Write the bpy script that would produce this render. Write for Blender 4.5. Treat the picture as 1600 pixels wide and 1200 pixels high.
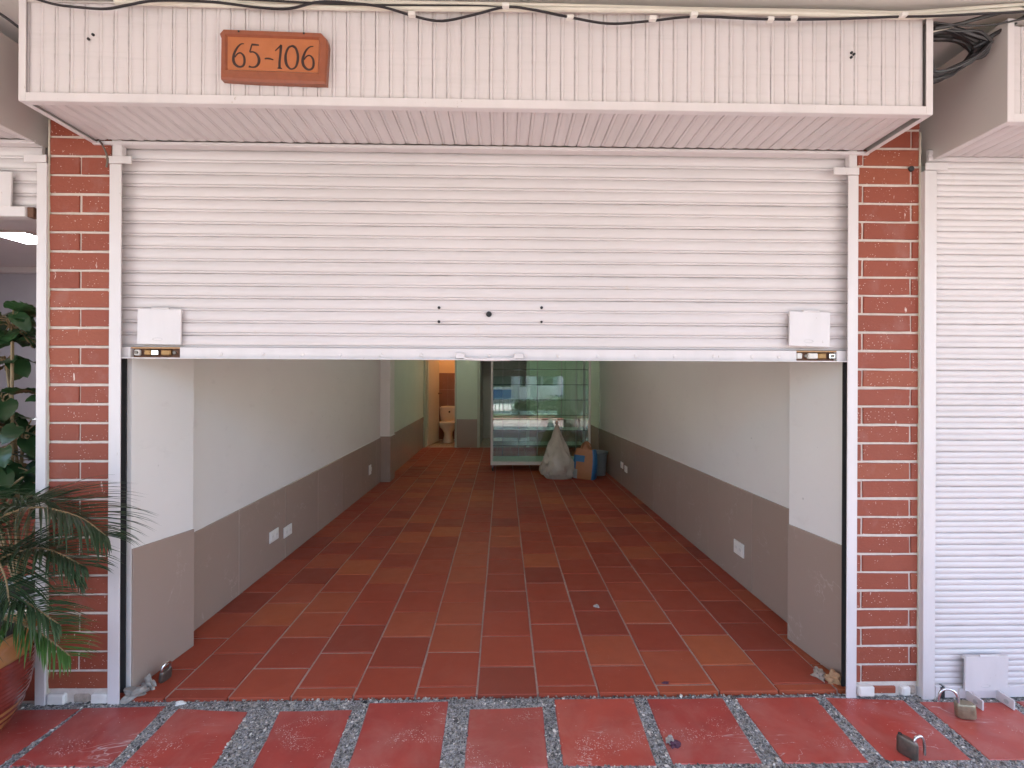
import bpy, bmesh, math, random
from mathutils import Vector, Matrix
R = math.radians
rnd = random.Random(7)
scene = bpy.context.scene
for o in list(bpy.data.objects):
    bpy.data.objects.remove(o, do_unlink=True)
col = scene.collection

# ------------------------------------------------------------------ camera, sky, sun, exposure
cam_d = bpy.data.cameras.new("camera")
cam_d.sensor_width = 36.0
cam_d.lens = 724 / 1600 * 36
cam_d.shift_y = -7 / 1600
cam_d.clip_start = 0.05
cam_d.clip_end = 400
cam = bpy.data.objects.new("camera", cam_d)
col.objects.link(cam)
yaw, roll = R(1.1), 0.0042
rt = Vector((math.cos(yaw), -math.sin(yaw), 0))
fw = Vector((math.sin(yaw), math.cos(yaw), 0))
up = Vector((0, 0, 1))
cx = rt * math.cos(roll) + up * math.sin(roll)
cy = -rt * math.sin(roll) + up * math.cos(roll)
cam.matrix_world = Matrix(((cx.x, cy.x, -fw.x, 0), (cx.y, cy.y, -fw.y, -1.87), (cx.z, cy.z, -fw.z, 1.28), (0, 0, 0, 1)))
scene.camera = cam

SUN_EL, SUN_AZ = 70, 165
world = bpy.data.worlds.new("World")
scene.world = world
world.use_nodes = True
wt = world.node_tree
bg = wt.nodes["Background"]
sky = wt.nodes.new("ShaderNodeTexSky")
sky.sky_type = 'NISHITA'
sky.sun_disc = False
sky.sun_elevation = R(SUN_EL)
sky.sun_rotation = R(SUN_AZ)
wt.links.new(sky.outputs[0], bg.inputs[0])
bg.inputs[1].default_value = 0.15
sun_d = bpy.data.lights.new("sun", 'SUN')
sun_d.energy = 3.2
sun_d.angle = R(0.5)
sun_d.color = (1.0, 0.95, 0.88)
sun = bpy.data.objects.new("sun", sun_d)
col.objects.link(sun)
sd = Vector((math.sin(R(SUN_AZ)) * math.cos(R(SUN_EL)), math.cos(R(SUN_AZ)) * math.cos(R(SUN_EL)), math.sin(R(SUN_EL))))
sun.rotation_euler = sd.to_track_quat('Z', 'Y').to_euler()
sun.location = (0, -6, 8)
scene.view_settings.view_transform = 'Standard'
scene.view_settings.look = 'None'
scene.view_settings.gamma = 1
scene.view_settings.use_curve_mapping = False
scene.view_settings.exposure = 2.66
scene.render.engine = 'CYCLES'
cy_ = scene.cycles
cy_.use_denoising = True
cy_.max_bounces = 14
cy_.diffuse_bounces = 7
cy_.glossy_bounces = 5
cy_.transparent_max_bounces = 40
cy_.caustics_reflective = False
cy_.caustics_refractive = False
cy_.sample_clamp_indirect = 6


# ------------------------------------------------------------------ materials
class NT:
    def __init__(s, name):
        s.m = bpy.data.materials.new(name)
        s.m.use_nodes = True
        s.t = s.m.node_tree
        s.b = s.t.nodes["Principled BSDF"]
        s.pos = s.n("ShaderNodeNewGeometry").outputs["Position"]

    def n(s, typ, **kw):
        nd = s.t.nodes.new(typ)
        for k, v in kw.items():
            setattr(nd, k, v)
        return nd

    def set(s, sock, v):
        if hasattr(v, "is_output"):
            s.t.links.new(v, sock)
        elif isinstance(v, tuple) and len(v) == 3 and sock.type == 'RGBA':
            sock.default_value = (*v, 1)
        else:
            sock.default_value = v

    def scaled(s, sc):
        mp = s.n("ShaderNodeMapping")
        s.t.links.new(s.pos, mp.inputs[0])
        mp.inputs["Scale"].default_value = sc if isinstance(sc, tuple) else (sc, sc, sc)
        return mp.outputs[0]

    def noise(s, scale, detail=3, rough=0.55, dist=0.0, off=0.0):
        nd = s.n("ShaderNodeTexNoise")
        vec = s.scaled(scale)
        if off:
            ad = s.n("ShaderNodeVectorMath", operation='ADD')
            s.t.links.new(vec, ad.inputs[0])
            ad.inputs[1].default_value = (off, off * 1.7, off * .3)
            vec = ad.outputs[0]
        s.t.links.new(vec, nd.inputs["Vector"])
        nd.inputs["Scale"].default_value = 1
        nd.inputs["Detail"].default_value = detail
        nd.inputs["Roughness"].default_value = rough
        nd.inputs["Distortion"].default_value = dist
        return nd.outputs["Fac"]

    def voro(s, scale, feature='F1', out="Distance", rand=1.0):
        nd = s.n("ShaderNodeTexVoronoi", feature=feature)
        s.t.links.new(s.scaled(scale), nd.inputs["Vector"])
        nd.inputs["Scale"].default_value = 1
        nd.inputs["Randomness"].default_value = rand
        return nd.outputs[out]

    def ramp(s, fac, *stops, interp='LINEAR'):
        r = s.n("ShaderNodeValToRGB")
        r.color_ramp.interpolation = interp
        e = r.color_ramp.elements
        while len(e) < len(stops):
            e.new(0.5)
        for i, (p, c) in enumerate(stops):
            e[i].position = p
            e[i].color = (*c, 1) if isinstance(c, tuple) else (c, c, c, 1)
        s.t.links.new(fac, r.inputs[0])
        return r.outputs[0]

    def mix(s, fac, a, b, blend='MIX'):
        m = s.n("ShaderNodeMix", data_type='RGBA', blend_type=blend)
        s.set(m.inputs[0], fac)
        s.set(m.inputs[6], a)
        s.set(m.inputs[7], b)
        return m.outputs[2]

    def math(s, op, a, b=0.0, clamp=False):
        m = s.n("ShaderNodeMath", operation=op, use_clamp=clamp)
        s.set(m.inputs[0], a)
        s.set(m.inputs[1], b)
        return m.outputs[0]

    def rand(s):
        return s.n("ShaderNodeObjectInfo").outputs["Random"]

    def island(s):
        return s.n("ShaderNodeNewGeometry").outputs["Random Per Island"]

    def bump(s, h, strength=0.2, dist=0.005, prev=None):
        b = s.n("ShaderNodeBump")
        b.inputs["Strength"].default_value = strength
        b.inputs["Distance"].default_value = dist
        s.t.links.new(h, b.inputs["Height"])
        if prev:
            s.t.links.new(prev, b.inputs["Normal"])
        return b.outputs[0]

    def out(s, color=None, rough=0.5, normal=None, metal=0.0, spec=0.5, coat=0.0, **kw):
        if color is not None:
            s.set(s.b.inputs["Base Color"], color)
        s.set(s.b.inputs["Roughness"], rough)
        s.set(s.b.inputs["Metallic"], metal)
        s.set(s.b.inputs["Specular IOR Level"], spec)
        s.set(s.b.inputs["Coat Weight"], coat)
        if normal is not None:
            s.t.links.new(normal, s.b.inputs["Normal"])
        for k, v in kw.items():
            s.set(s.b.inputs[k.replace("_", " ")], v)
        return s.m


def simple(name, color, rough=0.5, metal=0.0, var=0.12, scale=25, bump=0.08, coat=0.0, **kw):
    g = NT(name)
    n = g.noise(scale, 4)
    d = tuple(c * (1 - var) for c in color)
    l = tuple(min(1, c * (1 + var)) for c in color)
    c = g.mix(n, d, l)
    b = g.bump(n, bump, 0.003)
    r = g.math('ADD', g.math('MULTIPLY', n, 0.16), rough - 0.08)
    return g.out(c, r, b, metal, coat=coat, **kw)


def m_shutter():
    g = NT("shutter_white_paint")
    big = g.noise((1.3, 1.3, 1.7), 4, off=3)
    c = g.mix(g.ramp(big, (.35, 0.0), (.7, 1.0)), (.615, .568, .568), (.570, .528, .526))
    streak = g.noise((3, 3, 60), 3)
    c = g.mix(g.ramp(streak, (.52, 0.0), (.75, .35)), c, (.48, .45, .44))
    rust = g.ramp(g.noise((14, 14, 9), 5, .65, off=9), (.67, 0.0), (.78, .32))
    c = g.mix(rust, c, (.55, .44, .33))
    at = g.n("ShaderNodeAttribute", attribute_name="seam")
    gr = g.ramp(g.noise((9, 9, 30), 3, off=21), (.48, 0.0), (.68, .30))
    c = g.mix(g.math('MULTIPLY', at.outputs["Fac"], gr), c, (.10, .085, .075))
    h = g.noise((5, 5, 11), 3)
    h2 = g.noise(160, 2)
    return g.out(c, .40, g.bump(h2, .05, .001, g.bump(h, .22, .012)), spec=.45)


def m_steel_white():
    g = NT("steel_white_paint")
    c = g.mix(g.ramp(g.noise((12, 12, 2), 4), (.4, 0.0), (.75, .8)), (.635, .592, .592), (.57, .535, .532))
    chip = g.ramp(g.noise((70, 70, 25), 4, .7, off=4), (.69, 0.0), (.72, .8))
    c = g.mix(chip, c, (.33, .26, .20))
    return g.out(c, .38, g.bump(g.noise(60, 3), .10, .002))


def m_brick():
    g = NT("brick_face")
    r = g.rand()
    base = g.ramp(r, (0.0, (.235, .054, .030)), (.35, (.265, .063, .035)), (.7, (.25, .058, .033)), (1.0, (.29, .077, .039)))
    n = g.noise((35, 35, 60), 5, .6)
    c = g.mix(g.ramp(n, (.3, 0.0), (.7, 1.0)), g.mix(.35, base, (.22, .05, .03)), base)
    haze = g.ramp(g.noise((9, 9, 6), 4, .6, off=13), (.56, 0.0), (.82, .42))
    c = g.mix(haze, c, (.36, .20, .18))
    v = g.voro((90, 90, 120))
    sp = g.math('MULTIPLY', g.ramp(v, (.14, 1.0), (.20, 0.0)), g.ramp(g.noise(22, 2, off=31), (.50, 0.0), (.60, 1.0)))
    c = g.mix(g.math('MULTIPLY', sp, .8), c, (.74, .60, .52))
    drip = g.ramp(g.noise((55, 55, 13), 3, .5, off=47), (.715, 0.0), (.75, .85))
    c = g.mix(drip, c, (.72, .62, .56))
    h = g.noise((60, 60, 160), 4, .65)
    return g.out(c, .62, g.bump(v, .10, .002, g.bump(h, .45, .004)), spec=.35)


def m_mortar():
    g = NT("mortar")
    c = g.mix(g.noise(40, 4), (.46, .385, .335), (.70, .62, .56))
    return g.out(c, .85, g.bump(g.noise(140, 4), .5, .003))


def m_wall(name, a, b):
    g = NT(name)
    c = g.mix(g.ramp(g.noise(1.6, 4, .6), (.3, 0.0), (.72, 1.0)), a, b)
    sc = g.ramp(g.noise((7, 7, 14), 5, .65, off=6), (.60, 0.0), (.80, .42))
    c = g.mix(sc, c, tuple(x * .78 for x in a))
    dk = g.ramp(g.voro((9, 9, 9)), (.03, .6), (.06, 0.0))
    c = g.mix(g.math('MULTIPLY', dk, g.ramp(g.noise(3, 2, off=77), (.5, 0.0), (.6, 1.0))), c, tuple(x * .5 for x in a))
    return g.out(c, .55, g.bump(g.noise(90, 3), .06, .002, g.bump(g.noise(4, 2), .10, .01)), spec=.35)


def m_wainscot():
    g = NT("wainscot_glaze")
    r = g.rand()
    base = g.mix(r, (.355, .275, .232), (.385, .302, .256))
    c = g.mix(g.noise(5, 5, .6), g.mix(.22, base, (.28, .21, .18)), base)
    nz = g.noise(3.2, 5, .62, .9, off=2)
    line = g.ramp(g.math('ABSOLUTE', g.math('SUBTRACT', nz, .5)), (.0, 1.0), (.010, 0.0))
    msk = g.ramp(g.noise(6.0, 2, off=17), (.50, 0.0), (.66, .40))
    c = g.mix(g.math('MULTIPLY', line, msk), c, (.60, .50, .44))
    return g.out(c, g.ramp(g.noise(12, 3), (.3, .13), (.7, .22)), g.bump(g.noise(3, 2), .04, .01), spec=.5)


def m_clay():
    g = NT("clay_floor_tile")
    r = g.rand()
    base = g.ramp(r, (0.0, (.25, .052, .032)), (.22, (.315, .060, .034)), (.6, (.345, .066, .036)),
                  (.88, (.365, .086, .042)), (1.0, (.43, .115, .046)))
    n = g.noise(14, 5, .6)
    c = g.mix(g.ramp(n, (.28, 0.0), (.72, 1.0)), g.mix(.22, base, (.16, .035, .022)), base)
    sm = g.ramp(g.noise(3.0, 4, .6, .5, off=8), (.52, 0.0), (.80, .16))
    c = g.mix(sm, c, (.38, .15, .11))
    v = g.voro(55)
    sp = g.math('MULTIPLY', g.ramp(v, (.05, 1.0), (.09, 0.0)), g.ramp(g.noise(7, 2, off=5), (.55, 0.0), (.65, .7)))
    c = g.mix(sp, c, (.55, .40, .33))
    rg = g.ramp(g.noise(9, 4, off=3), (.3, .40), (.75, .52))
    return g.out(c, rg, g.bump(g.noise(80, 4), .10, .002, g.bump(g.noise(11, 2), .18, .006)), spec=.14)


def m_paver():
    g = NT("red_paver_wax")
    r = g.rand()
    base = g.ramp(r, (0.0, (.38, .052, .042)), (.5, (.44, .058, .040)), (1.0, (.47, .074, .048)))
    c = g.mix(g.ramp(g.noise(8, 5, .6), (.3, 0.0), (.75, 1.0)), g.mix(.35, base, (.17, .03, .03)), base)
    dust = g.ramp(g.noise(5, 5, .65, .4, off=11), (.44, 0.0), (.78, .55))
    c = g.mix(dust, c, (.46, .20, .17))
    v = g.voro(170)
    clus = g.ramp(g.noise((4.5, 7, 7), 3, .55, off=40), (.56, 0.0), (.64, 1.0))
    sp = g.math('MULTIPLY', g.ramp(v, (.26, 1.0), (.36, 0.0)), g.math('MULTIPLY', clus, g.ramp(g.noise(60, 2, off=3), (.42, 0.0), (.52, 1.0))))
    c = g.mix(g.math('MULTIPLY', sp, .85), c, (.62, .50, .46))
    v2 = g.voro(38)
    c = g.mix(g.ramp(v2, (.045, .8), (.07, 0.0)), c, (.66, .54, .48))
    scr = g.ramp(g.math('ABSOLUTE', g.math('SUBTRACT', g.noise((2.2, 9, 9), 4, .55, 1.2, off=70), .5)), (.0, .8), (.006, 0.0))
    scr = g.math('MULTIPLY', scr, g.ramp(g.noise(5, 2, off=55), (.54, 0.0), (.62, 1.0)))
    c = g.mix(scr, c, (.60, .47, .44))
    rg = g.ramp(g.noise(10, 4, off=3), (.3, .33), (.75, .46))
    h = g.noise(13, 3)
    return g.out(c, rg, g.bump(sp, .25, .001, g.bump(h, .22, .006)), spec=.5)


def m_gravel():
    g = NT("gravel_bed")
    c = g.ramp(g.voro(210, out="Color"), (.2, .12), (.5, .30), (.8, .46))
    return g.out(c, .75, g.bump(g.voro(210), .9, .004))


def m_pebble():
    g = NT("pebble_stone")
    c = g.ramp(g.island(), (0.0, (.05, .048, .046)), (.25, (.11, .104, .098)), (.55, (.255, .235, .21)), (.82, (.37, .34, .30)), (.94, (.54, .49, .43)), (1.0, (.80, .76, .70)))
    return g.out(c, .42, spec=.5)


def m_glass(name="case_glass", tint=(.86, .94, .90), boost=1.0):
    g = NT(name)
    t = g.t
    tr = g.n("ShaderNodeBsdfTransparent")
    tr.inputs[0].default_value = (*tint, 1)
    gl = g.n("ShaderNodeBsdfGlossy")
    gl.inputs["Roughness"].default_value = 0.0
    gl.inputs["Color"].default_value = (1, 1, 1, 1)
    fr = g.n("ShaderNodeFresnel")
    fr.inputs[0].default_value = 1.52
    bf = g.n("ShaderNodeNewGeometry").outputs["Backfacing"]
    fac = g.math('MULTIPLY', fr.outputs[0], g.math('SUBTRACT', 1.0, bf))
    fac = g.math('MULTIPLY', fac, 2.4 * boost, clamp=True)
    mx = g.n("ShaderNodeMixShader")
    t.links.new(fac, mx.inputs[0])
    t.links.new(tr.outputs[0], mx.inputs[1])
    t.links.new(gl.outputs[0], mx.inputs[2])
    t.links.new(mx.outputs[0], t.nodes["Material Output"].inputs[0])
    return g.m


def m_leaf(name, a, b, rough=.35):
    g = NT(name)
    c = g.mix(g.noise(25, 3), a, b)
    c = g.mix(g.math('MULTIPLY', g.rand(), .6), c, tuple(x * .55 for x in a))
    return g.out(c, rough, g.bump(g.noise(60, 2), .15, .003), Subsurface_Weight=0.0)


def m_emit(name, color, strength):
    g = NT(name)
    return g.out((.8, .8, .8), .5, Emission_Color=color, Emission_Strength=strength)


M = dict(
    shutter=m_shutter(), steel=m_steel_white(), brick=m_brick(), mortar=m_mortar(),
    plaster=m_wall("white_wall_paint", (.80, .775, .755), (.76, .735, .72)),
    greencast=m_wall("white_wall_green_cast", (.66, .72, .62), (.60, .66, .57)),  # white walls; the green cast of the lamplight is mixed into the colour
    bluish=m_wall("cool_white_wall_paint", (.62, .63, .68), (.56, .57, .62)),
    ceil=m_wall("ceiling_paint", (.78, .74, .72), (.73, .69, .67)),
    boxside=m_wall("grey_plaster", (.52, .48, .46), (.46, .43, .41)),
    wainscot=m_wainscot(), clay=m_clay(), paver=m_paver(), gravel=m_gravel(), pebble=m_pebble(),
    grout=simple("floor_grout", (.38, .285, .245), .8, var=.4, scale=60, bump=.4),
    wallgrout=simple("wall_grout", (.62, .57, .52), .8, var=.1, scale=60),
    black=simple("black_cable_rubber", (.018, .016, .018), .42, var=.3),
    dark=simple("dark_parts_and_slot_shade", (.02, .02, .022), .8),
    pale=simple("pale_conduit_plastic", (.62, .58, .50), .5, var=.18, scale=18),
    whiteplast=simple("white_plastic", (.78, .76, .73), .35, var=.04),
    greyplast=simple("socket_grey", (.42, .41, .40), .5),
    rust=simple("rusty_iron", (.13, .06, .035), .75, var=.6, scale=70, bump=.5),
    brass=simple("worn_brass", (.30, .17, .07), .5, .7, var=.3, scale=60),
    agedbrass=simple("dull_padlock_brass", (.34, .29, .20), .45, .75, var=.35, scale=90, bump=.2),
    chrome=simple("shackle_steel", (.70, .70, .72), .2, 1.0, var=.1),
    darksteel=simple("dark_padlock_steel", (.16, .13, .11), .45, .7, var=.35, scale=80, bump=.2),
    plaque=simple("plaque_glaze_orange", (.40, .125, .040), .33, var=.16, scale=30, coat=.3),
    plaqueframe=simple("plaque_rim_brown", (.25, .068, .028), .33, var=.25, scale=40, coat=.3),
    ink=simple("plaque_digit_black", (.035, .015, .012), .4),
    glass=m_glass(), shelf=m_glass("shelf_glass", (.86, .95, .90), .6),
    glassedge=simple("glass_edge_green", (.020, .055, .042), .12, var=.2),
    casewhite=simple("case_white_frame", (.74, .73, .70), .35, var=.05),
    rubberwheel=simple("caster_rubber", (.03, .03, .03), .6),
    bag=simple("translucent_bag_plastic", (.50, .48, .41), .30, var=.16, scale=14, bump=.3),
    bagdark=simple("bag_contents_grey", (.30, .30, .27), .5, var=.2),
    sackorange=simple("printed_bag_orange", (.42, .19, .085), .45, var=.15),
    sackblue=simple("printed_bag_blue", (.03, .16, .36), .42, var=.15),
    sackteal=simple("printed_bag_pale", (.35, .42, .42), .45, var=.2),
    bin=simple("grey_bin_plastic", (.24, .28, .30), .42, var=.08),
    ceramic=simple("toilet_ceramic", (.76, .68, .58), .12, var=.03, bump=.0, coat=.5),
    wctile=simple("brown_wc_tile", (.25, .125, .085), .25, var=.18, scale=6),
    wcpaint=simple("warm_wc_paint", (.70, .56, .42), .55, var=.05, scale=3),
    wcfloor=simple("beige_wc_tile", (.48, .40, .32), .25, var=.1),
    doorpaint=simple("door_cream_paint", (.62, .56, .46), .45, var=.05, scale=5),
    jambgreen=simple("door_frame_grey_green", (.46, .49, .42), .45, var=.06, scale=8),
    leaf=m_leaf("palm_leaf", (.034, .066, .030), (.060, .108, .044)),
    leafbright=m_leaf("palm_leaf_fresh", (.06, .14, .03), (.09, .19, .04)),
    bigleaf=m_leaf("glossy_round_leaf", (.022, .060, .022), (.040, .100, .032), .28),
    stem=simple("dry_stem_tan", (.26, .18, .09), .6, var=.2),
    terracotta=simple("pot_orange_glaze", (.42, .20, .075), .24, var=.25, scale=22, coat=.4),
    potred=simple("pot_red_glaze", (.20, .035, .025), .22, var=.3, scale=22, coat=.5),
    soil=simple("potting_soil", (.045, .03, .02), .9, var=.4, scale=90, bump=.8),
    planter=simple("white_planter_glaze", (.66, .65, .64), .4, var=.05),
    caulk=simple("yellowed_caulk", (.50, .46, .37), .7, var=.2, scale=40, bump=.2),
    rag=simple("dirty_rag_cloth", (.32, .29, .26), .85, var=.35, scale=40, bump=.5),
    rubble=simple("crumbled_mortar_stone", (.36, .29, .24), .85, var=.5, scale=60, bump=.6),
    tanrubble=simple("broken_tan_masonry", (.44, .26, .14), .85, var=.4, scale=60, bump=.6),
    petal=simple("purple_petal", (.075, .018, .040), .6, var=.3),
    asphalt=simple("street_concrete", (.50, .48, .45), .8, var=.15, scale=8, bump=.3),
    walk=simple("grey_walkway_concrete", (.41, .345, .32), .6, var=.12, scale=6, bump=.1),
    grass=simple("verge_grass", (.075, .13, .035), .8, var=.4, scale=20, bump=.6),
    bark=simple("tree_bark", (.10, .075, .055), .85, var=.35, scale=20, bump=.6),
    crown=m_leaf("tree_leaf", (.045, .095, .025), (.085, .15, .04), .5),
    iron=simple("fence_iron", (.05, .05, .05), .5),
    curb=simple("red_kerb_paint", (.34, .07, .05), .6),
    housewall=simple("house_white_paint", (.82, .80, .76), .7, var=.05, scale=2),
    window=simple("house_window_glass", (.03, .035, .04), .1),
    vanblue=simple("van_blue_paint", (.04, .17, .42), .3, coat=.6, var=.04),
    vanwhite=simple("van_white_paint", (.72, .73, .74), .3, coat=.6, var=.03),
    tubefill=m_emit("added_fill_tube", (.95, 1.0, .90), 5.4),
    tube=m_emit("fluorescent_tube", (.84, 1.0, .80), 7.0),
    postwhite=simple("post_white_paint", (.80, .80, .78), .5, var=.05),
    lamp=m_emit("panel_light", (.93, .95, 1.0), 7.0),
    chalk=simple("dried_paint_white", (.68, .65, .61), .7, var=.15),
)


# ------------------------------------------------------------------ mesh helpers
def wl(o):
    v = Vector((0, 0, 0))
    while o is not None:
        v += o.location
        o = o.parent
    return v


class MB:
    def __init__(s, T=None):
        s.v, s.f, s.mi, s.at = [], [], [], []
        s.T = T

    def add(s, vs, fs, mi=0, at=None):
        b = len(s.v)
        for p in vs:
            p = Vector(p)
            s.v.append(s.T @ p if s.T else p)
        s.f += [tuple(b + i for i in f) for f in fs]
        s.mi += [mi] * len(fs)
        s.at += at if at else [0.0] * len(vs)
        return s

    def box(s, x0, x1, y0, y1, z0, z1, mi=0, c=0.0):
        if c <= 0:
            vs = [(x, y, z) for z in (z0, z1) for y in (y0, y1) for x in (x0, x1)]
            fs = [(0, 2, 3, 1), (4, 5, 7, 6), (0, 1, 5, 4), (2, 6, 7, 3), (0, 4, 6, 2), (1, 3, 7, 5)]
            return s.add(vs, fs, mi)
        bm = bmesh.new()
        bmesh.ops.create_cube(bm, size=1)
        for v in bm.verts:
            v.co = Vector(((x0 + x1) / 2 + v.co.x * (x1 - x0), (y0 + y1) / 2 + v.co.y * (y1 - y0), (z0 + z1) / 2 + v.co.z * (z1 - z0)))
        bmesh.ops.bevel(bm, geom=bm.edges[:], offset=c, segments=1, affect='EDGES', profile=.5)
        bm.verts.index_update()
        s.add([v.co.copy() for v in bm.verts], [[v.index for v in f.verts] for f in bm.faces], mi)
        bm.free()
        return s

    def prism(s, poly, z0, z1, mi=0, c=0.0):
        """poly: xy list, counter-clockwise"""
        n = len(poly)
        if c > 0:
            cxm = sum(p[0] for p in poly) / n
            cym = sum(p[1] for p in poly) / n
            ins = []
            for x, y in poly:
                d = math.hypot(x - cxm, y - cym)
                k = max(0, 1 - c * 1.4 / d)
                ins.append((cxm + (x - cxm) * k, cym + (y - cym) * k))
            rings = [[(x, y, z0) for x, y in poly], [(x, y, z1 - c) for x, y in poly], [(x, y, z1) for x, y in ins]]
        else:
            rings = [[(x, y, z0) for x, y in poly], [(x, y, z1) for x, y in poly]]
        return s.loft(rings, True, True, True, mi)

    def loft(s, rings, closed=True, cap0=False, cap1=False, mi=0, at=None):
        n = len(rings[0])
        vs = [p for r in rings for p in r]
        fs = []
        for i in range(len(rings) - 1):
            for j in range(n if closed else n - 1):
                k = (j + 1) % n
                fs.append((i * n + j, i * n + k, (i + 1) * n + k, (i + 1) * n + j))
        if cap0:
            fs.append(tuple(reversed(range(n))))
        if cap1:
            fs.append(tuple(range((len(rings) - 1) * n, len(rings) * n)))
        return s.add(vs, fs, mi, at)

    def tube(s, pts, r, n=8, mi=0, cap=True):
        pts = [Vector(p) for p in pts]
        rings = []
        prev = None
        for i, p in enumerate(pts):
            a = pts[max(i - 1, 0)]
            b = pts[min(i + 1, len(pts) - 1)]
            t = (b - a).normalized()
            if prev is None:
                ref = Vector((0, 0, 1)) if abs(t.z) < .9 else Vector((1, 0, 0))
            else:
                ref = prev
            u = (ref - t * ref.dot(t)).normalized()
            prev = u
            w = t.cross(u)
            rr = r[i] if isinstance(r, (list, tuple)) else r
            rings.append([p + (u * math.cos(q) + w * math.sin(q)) * rr for q in [2 * math.pi * k / n for k in range(n)]])
        return s.loft(rings, True, cap, cap, mi)

    def lathe(s, prof, n=32, c=(0, 0, 0), mi=0, sx=1, sy=1, cap0=True, cap1=True):
        rings = []
        for r, z in prof:
            rings.append([(c[0] + r * sx * math.cos(2 * math.pi * k / n), c[1] + r * sy * math.sin(2 * math.pi * k / n), c[2] + z) for k in range(n)])
        return s.loft(rings, True, cap0, cap1, mi)

    def cyl(s, a, b, r, n=12, mi=0):
        return s.tube([a, b], r, n, mi)

    def mesh(s, name, mats, smooth=False, seam=False):
        me = bpy.data.meshes.new(name)
        me.from_pydata([tuple(v) for v in s.v], [], s.f)
        mats = mats if isinstance(mats, (list, tuple)) else [mats]
        for m in mats:
            me.materials.append(m)
        if len(mats) > 1:
            me.polygons.foreach_set("material_index", s.mi)
        if seam:
            a = me.attributes.new("seam", 'FLOAT', 'POINT')
            a.data.foreach_set("value", s.at)
        if smooth:
            me.polygons.foreach_set("use_smooth", [True] * len(me.polygons))
            me.update()
            try:
                me.set_sharp_from_angle(angle=R(smooth if smooth is not True else 40))
            except Exception:
                pass
        me.update()
        return me

    def build(s, name, mats, parent=None, smooth=False, seam=False):
        return put(name, s.mesh(name, mats, smooth, seam), parent)


def put(name, me, parent=None, loc=(0, 0, 0), rot=(0, 0, 0)):
    o = bpy.data.objects.new(name, me)
    col.objects.link(o)
    if parent:
        o.parent = parent
        o.location = Vector(loc) - wl(parent)
    else:
        o.location = loc
    o.rotation_euler = rot
    return o


def tag(o, label=None, cat=None, group=None, kind=None):
    if label: o["label"] = label
    if cat: o["category"] = cat
    if group: o["group"] = group
    if kind: o["kind"] = kind
    return o


def thing(name, label, cat, loc=(0, 0, 0), group=None):
    o = bpy.data.objects.new(name, None)
    o.empty_display_size = .1
    col.objects.link(o)
    o.location = loc
    return tag(o, label, cat, group)


def smoothpath(pts, sub=6):
    pts = [Vector(p) for p in pts]
    out = []
    for i in range(len(pts) - 1):
        p0, p1, p2, p3 = pts[max(i - 1, 0)], pts[i], pts[i + 1], pts[min(i + 2, len(pts) - 1)]
        for k in range(sub):
            t = k / sub
            out.append(.5 * ((2 * p1) + (p2 - p0) * t + (2 * p0 - 5 * p1 + 4 * p2 - p3) * t * t + (3 * p1 - p0 - 3 * p2 + p3) * t ** 3))
    out.append(pts[-1])
    return out


# ------------------------------------------------------------------ setting: ground outside
MB().box(-40, 40, -60, -3.9, -.5, -.12).build("street", M["asphalt"])["kind"] = "structure"
MB().box(-40, 40, -7.2, -3.92, -.4, -.06).build("verge", M["grass"])["kind"] = "structure"
tag(MB().box(-12, 12, -3.9, -3.62, -.4, .04, c=.012).build("kerb", M["curb"]), kind="structure")

# pavement under the gallery: gravel bed, red slabs, pebbles
pavement = MB().box(-8, 8, -1.10, .004, -.30, -.0125).build("pavement", M["gravel"])
pavement["kind"] = "structure"
mb = MB()
mb.prism([(-8, -.001), (8, -.001), (8, .02), (-8, .0)][::1], -.30, -.0165)
QUADS = [
    [(-2.02, -.30), (-1.669, -.295), (-1.644, -.031), (-2.02, -.035)],
    [(-1.632, -.300), (-1.304, -.305), (-1.322, -.018), (-1.635, -.028)],
    [(-1.263, -.314), (-.958, -.318), (-.985, -.056), (-1.262, -.038)],
    [(-.826, -.322), (-.570, -.326), (-.585, -.052), (-.860, -.054)],
    [(-.512, -.326), (-.205, -.330), (-.212, -.010), (-.530, -.012)],
    [(-.121, -.331), (.154, -.335), (.160, -.045), (-.124, -.052)],
    [(.208, -.323), (.521, -.326), (.533, -.002), (.212, -.002)],
    [(.576, -.322), (.882, -.324), (.897, -.002), (.585, -.002)],
    [(.952, -.325), (1.240, -.328), (1.276, -.002), (.951, -.002)],
    [(1.307, -.320), (1.604, -.323), (1.626, -.024), (1.316, -.006)],
    [(1.665, -.324), (2.003, -.326), (2.030, -.042), (1.682, -.034)],
    [(2.06, -.324), (2.38, -.326), (2.40, -.042), (2.075, -.040)],
]
for q in QUADS:
    q = [(x + rnd.uniform(-.003, .003), y + rnd.uniform(-.003, .003)) for x, y in q]
    # a slightly wavy hand-cut outline
    pl = []
    for i in range(4):
        a, b = q[i], q[(i + 1) % 4]
        for k in range(4):
            t = k / 4
            w = 0 if k == 0 else rnd.uniform(-.0016, .0016)
            pl.append((a[0] + (b[0] - a[0]) * t + w, a[1] + (b[1] - a[1]) * t + w))
    m_ = MB()
    cxm = sum(p[0] for p in pl) / len(pl)
    cym = sum(p[1] for p in pl) / len(pl)
    m_.prism([(x - cxm, y - cym) for x, y in pl], -.03, -.010 + .010, c=.003)
    put("paving_tile", m_.mesh("paving_tile", M["paver"]), pavement, (cxm, cym, -.010 + rnd.uniform(-.0012, .0012)), (rnd.uniform(-.003, .003), rnd.uniform(-.003, .003), 0))
mb = MB()
for j in range(2):
    for i in range(-16, 17):
        x = -.04 + i * .362 + (.0 if j % 2 else .0)
        y = -.375 - j * .362
        mb.prism([(x - .155, y - .31), (x + .155, y - .31), (x + .155, y), (x - .155, y)], -.03, -.010, c=.003)
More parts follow.
